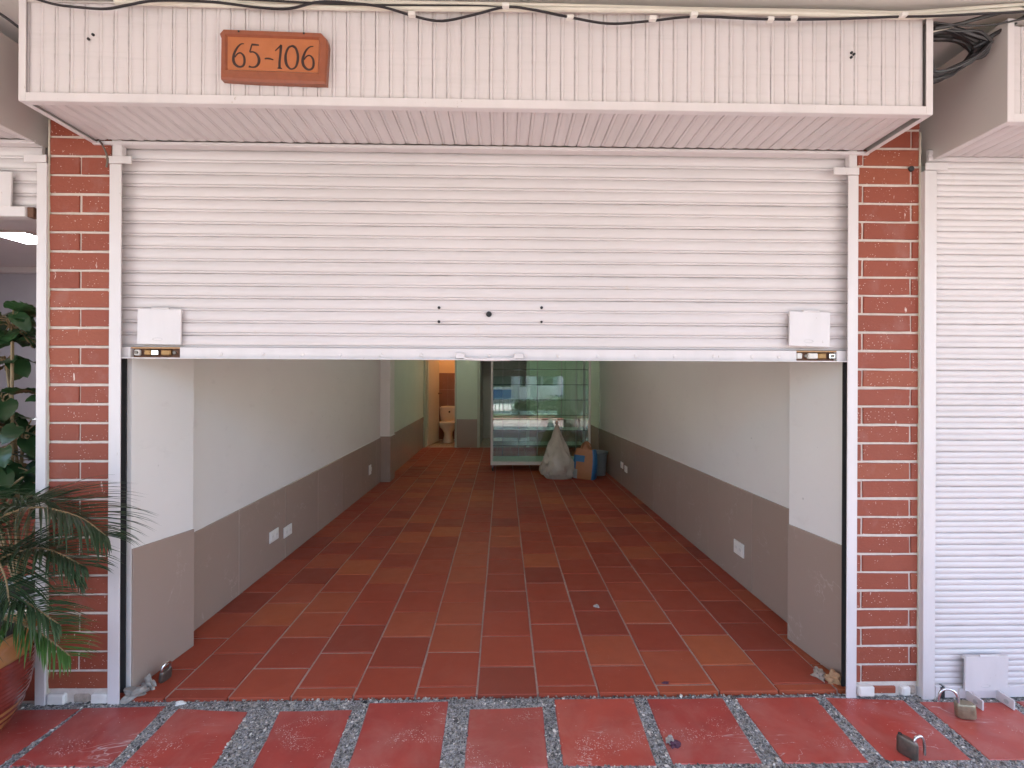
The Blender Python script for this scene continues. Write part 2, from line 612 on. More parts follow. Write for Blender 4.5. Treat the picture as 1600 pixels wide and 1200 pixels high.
for i in range(6, 20):
    for s_ in (-1, 1):
        x = -.04 + s_ * i * .362 + (.30 if s_ > 0 else -.20)
        mb.prism([(x - .15, -.32), (x + .15, -.32), (x + .15, -.04), (x - .15, -.04)], -.03, -.010, c=.003)
tag(mb.build("paving_tile_field", M["paver"], pavement), kind="stuff")
MB().box(-8, 8, -3.62, -1.101, -.30, -.012).build("walkway", M["walk"])["kind"] = "structure"


def inside(q, x, y, g=.004):
    n = len(q)
    for i in range(n):
        a, b = q[i], q[(i + 1) % n]
        ex, ey = b[0] - a[0], b[1] - a[1]
        L = math.hypot(ex, ey)
        if (ex * (y - a[1]) - ey * (x - a[0])) / L < g * 0 - .001:
            return False
    return True


mb = MB()
ICO_V = None
bm = bmesh.new()
bmesh.ops.create_icosphere(bm, subdivisions=1, radius=1)
ICO_V = [v.co.copy() for v in bm.verts]
ICO_F = [[v.index for v in f.verts] for f in bm.faces]
bm.free()
placed = 0
while placed < 7500:
    x, y = rnd.uniform(-1.95, 2.3), rnd.uniform(-.375, .016)
    if any(inside(q, x, y) for q in QUADS):
        continue
    placed += 1
    r = rnd.uniform(.0022, .0048) if rnd.random() < .93 else rnd.uniform(.005, .0075)
    rz = rnd.uniform(0, 6.28)
    sx, sy, sz = r * rnd.uniform(.8, 1.5), r * rnd.uniform(.6, 1), r * rnd.uniform(.4, .75)
    c_, s_ = math.cos(rz), math.sin(rz)
    z = -.0118 + rnd.uniform(.0, .003)
    mb.add([(x + (v.x * sx * c_ - v.y * sy * s_), y + (v.x * sx * s_ + v.y * sy * c_), z + v.z * sz) for v in ICO_V], ICO_F)
tag(mb.build("gravel", M["pebble"], pavement), kind="stuff")

# ------------------------------------------------------------------ floor of the shop
XL = [(0.03, -1.512), (.37, -1.478), (.37, -1.566), (3.9, -1.535)]
floor = MB().prism([(-1.80, .016), (1.72, .034), (1.72, 7.0), (-1.80, 7.0)], -.30, -.0045).build("floor", M["grout"])
floor["kind"] = "structure"


def tile_mesh(w, h, name="floor_tile"):
    return MB().prism([(-w / 2, -h / 2), (w / 2, -h / 2), (w / 2, h / 2), (-w / 2, h / 2)], -.018, 0, c=.0022).mesh(name, M["clay"])


TW, TP, RP = .2405, .249, .2455
tiles = []
for k in range(-6, 7):
    x0 = -.102 + TP * k
    off = .065 if k % 2 else .198
    n0 = -1
    for n in range(n0, 29):
        y0 = off + RP * n + .0045
        y1 = y0 + RP - .009
        x = x0 + TP / 2 + rnd.uniform(-.0012, .0012)
        front = .006 + (x + 1.5) * .006
        if y1 < front + .02:
            continue
        y0 = max(y0, front)
        if y0 > 6.84:
            continue
        y1 = min(y1, 6.85)
        tiles.append((y0, y1, x))
tiles.sort()
full = [tile_mesh(TW, RP - .009) for _ in range(1)][0]
field = MB()
for i, (y0, y1, x) in enumerate(tiles):
    if i < 300:
        h = y1 - y0
        me = full if abs(h - (RP - .009)) < .002 else tile_mesh(TW, h)
        put("floor_tile", me, floor, (x, (y0 + y1) / 2 + rnd.uniform(-.001, .001), rnd.uniform(-.0008, .0008)),
            (rnd.uniform(-.0035, .0035), rnd.uniform(-.0035, .0035), rnd.uniform(-.004, .004)))
    else:
        field.prism([(x - TW / 2, y0), (x + TW / 2, y0), (x + TW / 2, y1), (x - TW / 2, y1)], -.018, 0, c=.0022)
tag(field.build("floor_tile_field", M["clay"], floor), kind="stuff")

floor2 = MB().prism([(-6.2, .002), (-1.83, .002), (-1.83, 4.0), (-6.2, 4.0)], -.30, -.0045).build("floor", M["grout"])
floor2["kind"] = "structure"
me = tile_mesh(.295, .295)
for i in range(3):
    for j in range(4):
        put("floor_tile", me, floor2, (-1.985 - i * .302 + j * .02, .155 + j * .302, rnd.uniform(-.001, .001)))
field = MB()
for i in range(14):
    for j in range(13):
        if i < 3 and j < 4:
            continue
        x, y = -1.985 - i * .302 + j * .02, .155 + j * .302
        field.prism([(x - .147, y - .147), (x + .147, y - .147), (x + .147, y + .147), (x - .147, y + .147)], -.018, 0, c=.002)
tag(field.build("floor_tile_field", M["clay"], floor2), kind="stuff")

# ceiling over the gallery and shops
tag(MB().box(-8, 8, -2.6, 9.6, 2.62, 2.85).build("ceiling", M["ceil"]), kind="structure")
tag(MB().box(-8, 8, -2.6, -2.45, 2.5, 2.62).build("gallery_edge_beam", M["plaster"]), "pale concrete beam along the outer edge of the gallery ceiling", "beam")


# ------------------------------------------------------------------ interior walls
def wall_poly(name, poly, mat, label, z1=2.62, cat="wall"):
    return tag(MB().prism(poly, -.2, z1).build(name, mat), label, cat)


lw = wall_poly("interior_wall", [(-1.80, .372), (-1.5655, .372), (-1.524, 3.92), (-1.80, 3.92)], M["plaster"],
               "long white shop wall with brown tiled lower part, on the side of the toilet door")
lw2 = wall_poly("interior_wall", [(-1.80, 4.155), (-1.494, 4.155), (-1.490, 6.86), (-1.80, 6.86)], M["greencast"],
                "short white wall stretch with painted-in green lamplight between the pilaster and the toilet door")
rw = wall_poly("interior_wall", [(1.72, .40), (1.72, 5.0), (1.438, 5.0), (1.514, .40)], M["plaster"],
               "long white shop wall with brown tiled lower part, beside the grey bin")
rw2 = wall_poly("interior_wall", [(1.72, 5.0), (1.72, 6.9), (1.400, 6.9), (1.428, 5.0)], M["greencast"],
                "white wall stretch with painted-in green lamplight behind the grey bin and the glass case")


def panel_run(parent, p0, p1, joints, h0, h1, side, name="wainscot_panel", thick=.010, z0=.003):
    """tiles along the wall line p0->p1, split at the given distances along it"""
    p0, p1 = Vector((*p0, 0)), Vector((*p1, 0))
    L = (p1 - p0).length
    d = (p1 - p0) / L
    nrm = Vector((-d.y, d.x, 0)) * side
    ss = [0] + [j for j in joints if 0 < j < L] + [L]
    g = .0022
    for a, b in zip(ss[:-1], ss[1:]):
        A, B = p0 + d * (a + (g if a else 0)), p0 + d * (b - (g if b < L else 0))
        ha = h0 + (h1 - h0) * (a / L)
        hb = h0 + (h1 - h0) * (b / L)
        m_ = MB()
        o0 = -.004
        t = thick + rnd.uniform(-.0006, .0006)
        ring0 = [A + nrm * o0 + up * z0, B + nrm * o0 + up * z0, B + nrm * o0 + up * hb, A + nrm * o0 + up * ha]
        ring1 = [A + nrm * (t - .0012) + up * z0, B + nrm * (t - .0012) + up * z0, B + nrm * (t - .0012) + up * hb, A + nrm * (t - .0012) + up * ha]
        e = .0012
        ring2 = [A + d * e + nrm * t + up * (z0 + e), B - d * e + nrm * t + up * (z0 + e), B - d * e + nrm * t + up * (hb - e), A + d * e + nrm * t + up * (ha - e)]
        if side < 0:
            ring0, ring1, ring2 = ring0[::-1], ring1[::-1], ring2[::-1]
        m_.loft([ring0[::-1], ring1[::-1], ring2[::-1]], True, True, True)
        m_.build(name, M["wainscot"], parent)
    # pale grout line behind the joints
    m_ = MB()
    for j in ss[1:-1]:
        A = p0 + d * (j - .0035)
        B = p0 + d * (j + .0035)
        h = h0 + (h1 - h0) * (j / L) - .004
        t = thick - .0035
        m_.add([A - nrm * .003 + up * .004, B - nrm * .003 + up * .004, B - nrm * .003 + up * h, A - nrm * .003 + up * h,
                A + nrm * t + up * .004, B + nrm * t + up * .004, B + nrm * t + up * h, A + nrm * t + up * h],
               [(0, 3, 2, 1), (4, 5, 6, 7), (0, 1, 5, 4), (2, 3, 7, 6), (1, 2, 6, 5), (0, 4, 7, 3)])
    if len(ss) > 2:
        m_.build("joint_grout", M["wallgrout"], parent)


panel_run(lw, (-1.5655, .374), (-1.524, 3.918), [.515 + .565 * k for k in range(6)], .497, .550, -1)
panel_run(lw2, (-1.494, 4.158), (-1.490, 6.80), [.56 * k + .3 for k in range(5)], .535, .575, -1)
panel_run(rw, (1.514, .402), (1.438, 4.998), [.48, 1.05, 1.63, 2.21, 2.79, 3.36, 3.93, 4.5], .606, .56, 1)
panel_run(rw2, (1.428, 5.002), (1.400, 6.84), [.55, 1.1], .56, .555, 1)

# jamb pilasters just behind the shutter
jl = tag(MB().prism([(-1.56, .055), (-1.513, .048), (-1.478, .372), (-1.80, .372), (-1.80, .352), (-1.56, .352)], -.05, 2.62).build("pilaster", M["plaster"]),
         "white pilaster inside the opening next to the palm, padlock at its foot", "pilaster")
panel_run(jl, (-1.513, .050), (-1.478, .371), [], .582, .560, -1, thick=.008)
jr = tag(MB().prism([(1.47, .058), (1.47, .38), (1.72, .38), (1.72, .40), (1.420, .40), (1.460, .055)], -.05, 2.62).build("pilaster", M["plaster"]),
         "white pilaster inside the opening near the single socket, rubble at its foot", "pilaster")
panel_run(jr, (1.460, .057), (1.420, .399), [], .576, .570, 1, thick=.008)
# mid pilaster
pm = tag(MB().prism([(-1.80, 3.922), (-1.405, 3.922), (-1.405, 4.153), (-1.80, 4.153)], -.05, 2.62).build("pilaster", M["plaster"]),
         "square white pilaster halfway down the shop with a tiled foot", "pilaster")
panel_run(pm, (-1.522, 3.922), (-1.397, 3.922), [], .565, .565, -1, thick=.010)
panel_run(pm, (-1.405, 3.914), (-1.405, 4.152), [], .565, .565, -1, thick=.010)
MB().box(-1.52, -1.391, 3.908, 4.153, .567, .573).build("tile_trim", M["whiteplast"], pm)

# back wall with two door openings
YB = 6.86
bw = tag(MB().box(-.875, -.452, YB, YB + .12, -.2, 2.62).box(-1.8, -.875, YB, YB + .12, 2.06, 2.62).box(-.452, .50, YB, YB + .12, 2.06, 2.62)
         .box(.50, 1.72, YB, YB + .12, -.2, 2.62).build("back_wall", M["greencast"]), "white back wall with painted-in green lamplight and two door openings, behind the glass case", "wall")
panel_run(bw, (-.868, YB), (-.478, YB), [], .53, .53, -1, thick=.012)
panel_run(bw, (.50, YB), (1.40, YB), [.45], .53, .53, -1, thick=.012)
df = thing("door_frame", "pale door frame around the lit toilet doorway", "door frame", (-1.18, YB, 0))
MB().box(-1.488, -1.452, YB - .03, YB + .13, 0, 2.06).build("frame_post", M["jambgreen"], df)
MB().box(-.905, -.872, YB - .03, YB + .13, 0, 2.06).build("frame_post", M["jambgreen"], df)
MB().box(-1.452, -.905, YB - .03, YB + .13, 2.02, 2.06).build("frame_head", M["jambgreen"], df)
df = thing("door_frame", "grey green door frame around the dark doorway partly hidden by the glass case", "door frame", (0, YB, 0))
MB().box(-.480, -.430, YB - .03, YB + .13, 0, 2.06).build("frame_post", M["jambgreen"], df)
MB().box(.445, .50, YB - .03, YB + .13, 0, 2.06).build("frame_post", M["jambgreen"], df)
MB().box(-.430, .445, YB - .03, YB + .13, 2.02, 2.06).build("frame_head", M["jambgreen"], df)
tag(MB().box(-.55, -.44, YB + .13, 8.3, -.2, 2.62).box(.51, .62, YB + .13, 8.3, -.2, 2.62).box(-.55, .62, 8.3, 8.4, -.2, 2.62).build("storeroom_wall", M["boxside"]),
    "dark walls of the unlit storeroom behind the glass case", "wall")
tag(MB().box(-1.6, .62, YB, 8.4, -.25, -.006).build("back_room_floor", M["wcfloor"]), kind="structure")

# toilet room
tag(MB().box(-1.75, -1.60, YB + .121, 8.3, -.2, 2.62).box(-.70, -.56, YB + .121, 8.3, -.2, 2.62).build("toilet_room_wall", M["wcpaint"]), "warm lit side walls of the toilet room", "wall")
wb = tag(MB().box(-1.75, -.56, 8.02, 8.2, -.2, 2.62).build("toilet_room_wall", M["wcpaint"]), "orange lit wall behind the toilet with brown tiles below", "wall")
for i in range(3):
    for j in range(4):
        x0 = -1.445 + i * .27
        z0 = .004 + j * .352
        MB().box(x0 + .001, x0 + .269, 8.008, 8.024, z0 + .001, z0 + .351, c=.0015).build("wall_tile", M["wctile"], wb)
dl = thing("toilet_door", "cream toilet door swung inward, half open, with a dark knob", "door", (-1.45, YB + .13, 0))
T = Matrix.Translation((-1.447, YB + .135, 0)) @ Matrix.Rotation(R(79.5), 4, 'Z')
MB(T).box(.0, .66, -.02, .02, .012, 2.01, c=.003).build("door_leaf", M["doorpaint"], dl)
MB(T).cyl((.60, -.02, .99), (.60, -.06, .99), .011).lathe([(.001, 0), (.022, .004), (.027, .018), (.02, .03), (.001, .033)], 14, (.60, -.075, .975)).build("knob", M["rust"], dl, smooth=True)

wc = thing("toilet", "cream ceramic toilet seen through the lit doorway", "toilet", (-1.115, 7.60, 0))
tx, ty = -1.115, 7.72
MB().lathe([(.001, 0), (.125, 0), (.128, .02), (.105, .06), (.088, .14), (.092, .20), (.13, .26), (.175, .31), (.188, .36), (.19, .385), (.16, .39), (.13, .36), (.001, .30)], 32, (tx, ty - .10, 0), sx=1, sy=1.25, cap0=False, cap1=False).build("bowl", M["ceramic"], wc, smooth=50)
MB().lathe([(.001, .0), (.188, .0), (.196, .012), (.19, .03), (.10, .042), (.001, .044)], 32, (tx, ty - .10, .388), sx=1, sy=1.25, cap0=False, cap1=False).build("seat_lid", M["ceramic"], wc, smooth=40)
rings = []
for z, w, d in [(.40, .165, .07), (.43, .19, .085), (.56, .205, .09), (.665, .205, .09)]:
    ring = []
    for k in range(24):
        a = 2 * math.pi * k / 24
        ca, sa = math.cos(a), math.sin(a)
        ring.append((tx + w * math.copysign(abs(ca) ** .5, ca), ty + .18 + d * math.copysign(abs(sa) ** .5, sa), z))
    rings.append(ring)
MB().loft(rings, True, True, True).build("tank", M["ceramic"], wc, smooth=40)
rings = []
for z, w, d in [(.667, .212, .097), (.69, .212, .097), (.715, .18, .085), (.722, .10, .05)]:
    rings.append([(tx + w * math.copysign(abs(math.cos(a)) ** .5, math.cos(a)), ty + .18 + d * math.copysign(abs(math.sin(a)) ** .5, math.sin(a)), z) for a in [2 * math.pi * k / 24 for k in range(24)]])
MB().loft(rings, True, True, True).build("tank_lid", M["ceramic"], wc, smooth=40)
MB().cyl((tx, ty + .10, .60), (tx, ty + .078, .60), .02).build("flush_button", M["dark"], wc)
wl_d = bpy.data.lights.new("toilet_lamp", 'POINT')
wl_d.energy = 2.2
wl_d.color = (1.0, .52, .20)
wl_d.shadow_soft_size = .06
wlo = bpy.data.objects.new("toilet_lamp", wl_d)
col.objects.link(wlo)
wlo.location = (-1.12, 7.45, 2.45)

# fluorescent batten on the ceiling at the back of the shop
fb_ = thing("tube_light", "lit fluorescent batten on the shop ceiling near the glass case", "light", (.0, 5.7, 2.6))
MB().box(-.62, .62, 5.655, 5.745, 2.565, 2.618, c=.004).build("housing", M["whiteplast"], fb_)
MB().cyl((-.60, 5.70, 2.545), (.60, 5.70, 2.545), .016, 14).build("tube", M["tube"], fb_, smooth=True)

fb_ = thing("tube_light", "added unseen fluorescent batten lifting the shop light, between the two long walls, nearer the shutter", "light", (.0, 2.1, 2.6))  # added out of view to brighten the walls in mid-shop
MB().box(-.62, .62, 2.055, 2.145, 2.565, 2.618, c=.004).build("housing", M["whiteplast"], fb_)
MB().cyl((-.60, 2.10, 2.545), (.60, 2.10, 2.545), .016, 14).build("tube", M["tubefill"], fb_, smooth=True)

# left neighbouring shop shell
tag(MB().box(-6.3, -1.802, 3.95, 4.1, -.2, 2.62).build("neighbour_back_wall", M["bluish"]), "cool white back wall inside the shop behind the leafy plant", "wall")
tag(MB().box(-6.4, -6.2, .0, 3.95, -.2, 2.62).build("neighbour_side_wall", M["bluish"]), "far cool white side wall inside the shop behind the leafy plant", "wall")
tag(MB().box(-6.2, -1.83, 3.86, 3.95, 2.555, 2.62).build("cornice", M["plaster"]), "pale cornice along the ceiling of the shop behind the leafy plant", "cornice")
cl = thing("ceiling_light", "square lit ceiling panel glowing white in the shop with the leafy plant", "ceiling light", (-4.5, 2.62, 2.6))
MB().box(-4.72, -4.36, 2.44, 2.80, 2.600, 2.618).build("frame", M["whiteplast"], cl)
MB().box(-4.70, -4.38, 2.46, 2.78, 2.596, 2.5995).build("diffuser", M["lamp"], cl)
# front wall of the neighbour shop, out of frame, and header walls over the shutters
tag(MB().box(-8, -5.2, 0, .2, -.2, 2.62).box(-5.2, -1.80, .075, .2, 2.20, 2.62).box(-1.56, 1.446, .075, .2, 2.24, 2.62).box(1.72, 8, .075, .2, 2.20, 2.62).box(4.9, 8, 0, .075, -.2, 2.62)
    .build("header_wall", M["plaster"]), "white header wall above the roller shutters, behind the boxes", "wall")

# ------------------------------------------------------------------ brick pillars
zl = [2.007 + .07555 * k for k in range(9)] + [2.007 - .07555 * k for k in range(1, 27)]
zl = sorted(z for z in zl if z > .03)


def brick_mesh(w, h, d=.05):
    bm = bmesh.new()
    bmesh.ops.create_cube(bm, size=1)
    for v in bm.verts:
        v.co = Vector((v.co.x * w, v.co.y * d, v.co.z * h))
    es = [e for e in bm.edges if all(v.co.y < 0 for v in e.verts)]
    bmesh.ops.bevel(bm, geom=es, offset=.0022, segments=2, affect='EDGES', profile=.5)
    bmesh.ops.subdivide_edges(bm, edges=[e for e in bm.edges if all(v.co.y < -d * .45 for v in e.verts) and e.calc_length() > w * .7], cuts=3)
    for v in bm.verts:
        if v.co.y < 0:
            q = .0016 if rnd.random() < .25 else .0006
            v.co += Vector((rnd.uniform(-q, q), rnd.uniform(0, q), rnd.uniform(-q, q)))
    me = bpy.data.meshes.new("brick")
    bm.to_mesh(me)
    bm.free()
    me.materials.append(M["brick"])
    return me


def pillar(label, x0, x1, splits, core, zoff=0.0):
    p = thing("brick_pillar", label, "pillar", ((x0 + x1) / 2, .05, 0))
    MB().box(*core, -.1, 2.62).box(x0 + .0008, x0 + .030, .0036, .047, -.1, 2.62).build("mortar", M["mortar"], p)
    cache = {}
    lines = [z + zoff for z in zl]
    base = lines[0]
    rows = list(zip(lines[:-1], lines[1:]))
    for i, (za, zb) in enumerate(rows):
        # row parity measured from the joint at 2.007
        par = round((za - zoff - 2.007) / .07555) % 2
        xs = [x0] + splits[par] + [x1]
        for a, b in zip(xs[:-1], xs[1:]):
            ga = .0045 if a != x0 else 0
            gb = .0045 if b != x1 else 0
            w, h = b - a - ga - gb, zb - za - .0105
            key = (round(w, 3), round(h, 3), rnd.randint(0, 5))
            if key not in cache:
                cache[key] = brick_mesh(w, h)
            put("brick", cache[key], p, ((a + ga + b - gb) / 2 + rnd.uniform(-.0012, .0012), .0225 + rnd.uniform(-.0012, .0014), (za + zb) / 2 + rnd.uniform(-.0008, .0008)),
                (rnd.uniform(-.004, .004), rnd.uniform(-.005, .005), rnd.uniform(-.004, .004)))
    return p, base


pl, _ = pillar("red brick pillar between the palm and the open shop, half bricks in alternate courses", -1.797, -1.561, {0: [], 1: [-1.677]}, (-1.80, -1.559, .0035, .351))
pr, _ = pillar("red brick pillar between the open shop and the closed shutter, thin end bricks", 1.447, 1.703, {1: [1.671], 0: [1.470]}, (1.4655, 1.7055, .0035, .3795))
# broken masonry at their feet
MB().box(-1.793, -1.725, -.012, .05, -.012, .030, c=.005).build("base_block", M["chalk"], pl)
MB().box(-1.625, -1.562, -.010, .05, -.010, .028, c=.005).build("base_block", M["chalk"], pl)
MB().box(-1.70, -1.632, -.004, .05, -.01, .026, c=.008).build("base_mortar", M["rubble"], pl)
MB().box(1.449, 1.512, -.022, .05, .0, .040, c=.004).build("base_block", M["chalk"], pr)
MB().box(1.522, 1.615, -.004, .05, .0, .030, c=.004).build("base_brick", M["brick"], pr)
MB().box(1.632, 1.668, -.016, .05, -.004, .034, c=.006).build("base_block", M["chalk"], pr)
MB().box(1.668, 1.70, -.006, .05, -.004, .03, c=.008).build("base_mortar", M["rubble"], pr)

for p_, xa, xb in ((pl, -1.8005, -1.7945), (pr, 1.7015, 1.7085)):
    L_, R_ = [], []
    for i in range(90):
        z = .03 + i * .0255
        L_.append((xa + rnd.uniform(-.0008, .0008), z))
        R_.append((xb + rnd.uniform(-.0022, .0016), z))
    MB().loft([[(l[0], .004, l[1]), (l[0], -.0045, l[1]), (r[0], -.0040, r[1]), (r[0], .004, r[1])] for l, r in zip(L_, R_)], True, True, True).build("caulk_strip", M["caulk"], p_)
MB().cyl((1.668, .004, 2.150), (1.668, -.0065, 2.150), .011, 9).build("drill_hole", M["dark"], pr)

# ------------------------------------------------------------------ shutter slats
PROF = [(.0002, -.0060, 1), (.0006, -.0002, .7), (.0026, .0022, 0), (.0052, .0034, 0), (.0080, .0028, 0), (.0100, .0010, 0), (.0106, -.0048, .6), (.0114, .0008, 0),
        (.0150, .0026, 0), (.0210, .0054, 0), (.0290, .0064, 0), (.0370, .0054, 0), (.0440, .0028, 0), (.0486, -.0002, .7), (.0492, -.0060, 1),
        (.0540, -.0070, 1), (.0540, -.0090, 0), (.0002, -.0090, 0)]


PROF = [(p, b if b < -.003 else b * .80, s) for p, b, s in PROF]
PROF_R = [(.0002, -.0060, 1), (.0006, -.0002, .7), (.0030, .0018, 0), (.0075, .0032, 0), (.0125, .0036, 0), (.0175, .0030, 0), (.0215, .0012, 0), (.0240, -.0006, .2), (.0265, .0012, 0), (.0305, .0030, 0), (.0355, .0036, 0), (.0405, .0032, 0), (.0460, .0018, 0), (.0486, -.0002, .7), (.0492, -.0060, 1), (.0540, -.0070, 1), (.0540, -.0090, 0), (.0002, -.0090, 0)]
PROF_F = [(p, b if b < -.003 and s == 1 else b * .62, s) for p, b, s in PROF]
PROF_F = [((.0106, -.0006, .15) if abs(p - .0106) < 1e-6 else (p, b, s)) for p, b, s in PROF_F]


def slat_mesh(name, L, pitch, A, B, C, nseg=10, seed=0, PROF=PROF):
    rr = random.Random(seed)
    k = pitch / .05
    A, B, C = Vector(A), Vector(B), Vector(C)
    rings, at = [], []
    ph = [rr.uniform(0, 6.28) for _ in range(4)]
    for i in range(nseg + 1):
        t = L * i / nseg
        wob = .0005 * math.sin(t * 4.1 + ph[0]) + .0004 * math.sin(t * 9.7 + ph[1])
        wop = .0004 * math.sin(t * 5.3 + ph[2])
        ring = []
        for p, b, s in PROF:
            ring.append(A * t + B * (p * k + wop) + C * (b + wob))
            at.append(float(s))
        rings.append(ring)
    m_ = MB()
    m_.loft(rings, True, True, True, 0, at)
    n = len(PROF)
    me = m_.mesh(name, M["shutter"], smooth=50, seam=True)
    # orient faces outward
    bm = bmesh.new()
    bm.from_mesh(me)
    bmesh.ops.recalc_face_normals(bm, faces=bm.faces)
    bm.to_mesh(me)
    bm.free()
    return me


XA, YA, ZA = (1, 0, 0), (0, 1, 0), (0, 0, 1)
NY = (0, -1, 0)


def lens_mesh(mbuf, x, y, z, w, h, T=None):
    """shallow sunken finger slot: dark lens with a raised lip"""
    n = 16
    o = [(x + w * math.cos(a), y, z + h * math.sin(a)) for a in [2 * math.pi * k / n for k in range(n)]]
    i = [(x + w * .8 * math.cos(a), y + .0015, z + h * .6 * math.sin(a) + h * .1) for a in [2 * math.pi * k / n for k in range(n)]]
    mbuf.loft([o, i], True, False, False)
    mbuf.add(i, [tuple(range(n))])


def cover(parent, x0, x1, z0, z1, y, tilt=0.0, lean=0.0):
    T = Matrix.Translation(((x0 + x1) / 2, y, (z0 + z1) / 2)) @ Matrix.Rotation(R(tilt), 4, 'Y') @ Matrix.Rotation(R(lean), 4, 'X')
    w, h = (x1 - x0) / 2, (z1 - z0) / 2
    lc = MB(T).box(-w, w, -.004, .004, -h, h, c=.0012).box(-w + .004, w - .004, .004, .017, h - .016, h - .004).build("lock_cover", M["steel"], parent)
    # hinge roll along the top
    MB(T).tube([(-w * .35, -.003, h + .002), (w * .45, -.003, h + .002)], .0045, 8).build("hinge", M["steel"], lc)
    m_ = MB(T)
    lens_mesh(m_, -.005, -.0046, -h + .021, .020, .0065)
    m_.build("finger_slot", M["greyplast"], lc)
    return lc


# main shutter
ms = thing("roller_shutter", "half raised white roller shutter over the open tiled shop", "shutter", (-.05, .03, 1.36))
LX0, LX1 = -1.545, 1.430
metas = [slat_mesh("slat", LX1 - LX0, .05, XA, ZA, NY, 14, s) for s in range(4)]
for i in range(17):
    put("slat", metas[i % 4], ms, (LX0, .030, 1.404 + i * .05), (rnd.uniform(-.004, .004), rnd.uniform(-.0006, .0006), 0))
MB().box(-1.295, 1.205, .010, .040, 1.360, 1.404, c=.0018).build("bottom_rail", M["steel"], ms)
MB().box(-1.54, -1.490, .010, .040, 1.360, 1.404, c=.0018).build("bottom_rail", M["steel"], ms)
MB().box(1.372, 1.425, .010, .040, 1.360, 1.404, c=.0018).build("bottom_rail", M["steel"], ms)
MB().box(-1.54, 1.425, -.006, .0098, 1.3575, 1.3612).build("rail_lip", M["steel"], ms)
for x in (-1.13, -.964, -.806, -.656, -.494, -.331, -.058, .088, .224, .384, .54, .70, .86, 1.02, 1.13):
    MB(Matrix.Translation((x, .0095, 1.377)) @ Matrix.Rotation(R(90), 4, 'X')).lathe([(.0075, 0), (.006, .002), (.001, .003)], 12, cap0=False).build("rivet", M["steel"], ms)
# locks in the rail
for nm, xa, xb, flip in (("L", -1.490, -1.295, 1), ("R", 1.205, 1.372, -1)):
    lk = MB().box(xa, xb, .028, .042, 1.362, 1.402).build("lock", M["rust"], ms)
    w = xb - xa
    seq = [(0.06, .17, "chalk"), (.26, .40, "brass"), (.40, .54, "chrome"), (.60, .80, "brass")] if flip > 0 else [(.02, .16, "chalk"), (.30, .55, "chalk"), (.55, .76, "brass"), (.84, .99, "chrome")]
    for a, b, mk in seq:
        MB().box(xa + a * w, xa + b * w, .012, .0279, 1.370, 1.394, c=.004).build("bolt", M[mk], lk)
    for fx in ((.12, .9) if flip > 0 else (.22, .90)):
        MB().cyl((xa + fx * w, .0125, 1.382), (xa + fx * w, .007, 1.382), .0065, 12).build("screw_head", M["darksteel"], lk)
    MB().box(xa, xb, .014, .028, 1.3985, 1.4035).build("lock_edge", M["tanrubble"], lk)
cover(ms, -1.462, -1.290, 1.414, 1.556, .0125, tilt=.6)
cover(ms, 1.170, 1.338, 1.420, 1.562, .006, tilt=1.6, lean=-1.5)
# handle and holes
hd = MB()
T = Matrix.Translation((-.055, .0, 0))
hd = MB(T)
hd.box(-.137, -.100, -.004, .0098, 1.364, 1.386, c=.002).box(.100, .137, -.004, .0098, 1.364, 1.386, c=.002)
pts = smoothpath([(-.100, .001, 1.368), (-.085, -.004, 1.362), (0, -.006, 1.360), (.085, -.004, 1.362), (.100, .001, 1.368)], 4)
hd.tube(pts, .0065, 8)
hd.build("handle", M["steel"], ms, smooth=40)
for x, z, r in ((-.262, 1.571, .006), (-.262, 1.514, .006), (.156, 1.574, .006), (.156, 1.516, .005), (-.059, 1.546, .0115)):
    MB().cyl((x, .0195, z), (x, .0225, z), r, 14).build("hole", M["dark"], ms)

# right neighbour shutter, fully closed
rs = thing("roller_shutter", "fully closed white roller shutter beside the open padlocks", "shutter", (2.9, 0, 0))
RX0, RX1, RY = 1.735, 4.95, -.008
metas2 = [slat_mesh("slat", RX1 - RX0, .0475, XA, ZA, NY, 14, 10 + s, PROF_R) for s in range(4)]
for i in range(46):
    put("slat", metas2[i % 4], rs, (RX0, RY, .042 + i * .0475), (rnd.uniform(-.003, .003), 0, 0))
MB().box(1.80, RX1, RY - .014, RY + .012, -.006, .041, c=.0018).build("bottom_rail", M["steel"], rs)
MB().box(1.762, 1.790, RY - .012, RY + .012, -.006, .041, c=.0018).build("bottom_rail", M["steel"], rs)
cover(rs, 1.868, 2.045, .030, .172, RY - .026, tilt=-.5, lean=1.5)
hs = MB()
for x in (1.880, 2.005):
    hs.box(x, x + .007, RY - .085, RY - .0142, -.008, .030, c=.001)
hs.box(1.855, 2.04, RY - .020, RY - .0145, -.004, .034)
hasp = hs.build("hasp", M["steel"], rs)
for x in (1.879, 2.004):
    MB().cyl((x - .0005, RY - .060, .010), (x - .003, RY - .060, .010), .008, 12).build("bolt", M["greyplast"], hasp)
MB().box(1.783, 1.800, RY - .0135, RY + .010, -.006, .037).build("rail_slot", M["dark"], rs)

# left neighbour shutter, nearly fully up
ls = thing("roller_shutter", "white roller shutter rolled almost fully up above the leafy plant", "shutter", (-3.4, 0, 1.92))
metas3 = [slat_mesh("slat", 3.30, .05, XA, ZA, NY, 10, 20 + s) for s in range(2)]
for i in range(6):
    put("slat", metas3[i % 2], ls, (-5.15, .026, 1.958 + i * .05))
MB().box(-5.15, -1.893, -.002, .034, 1.917, 1.957, c=.002).build("bottom_rail", M["steel"], ls)
MB().box(-1.893, -1.868, .006, .034, 1.917, 1.957, c=.002).build("rail_end", M["rust"], ls)
cover(ls, -2.10, -1.947, 1.955, 2.094, .002, tilt=.4, lean=-1)


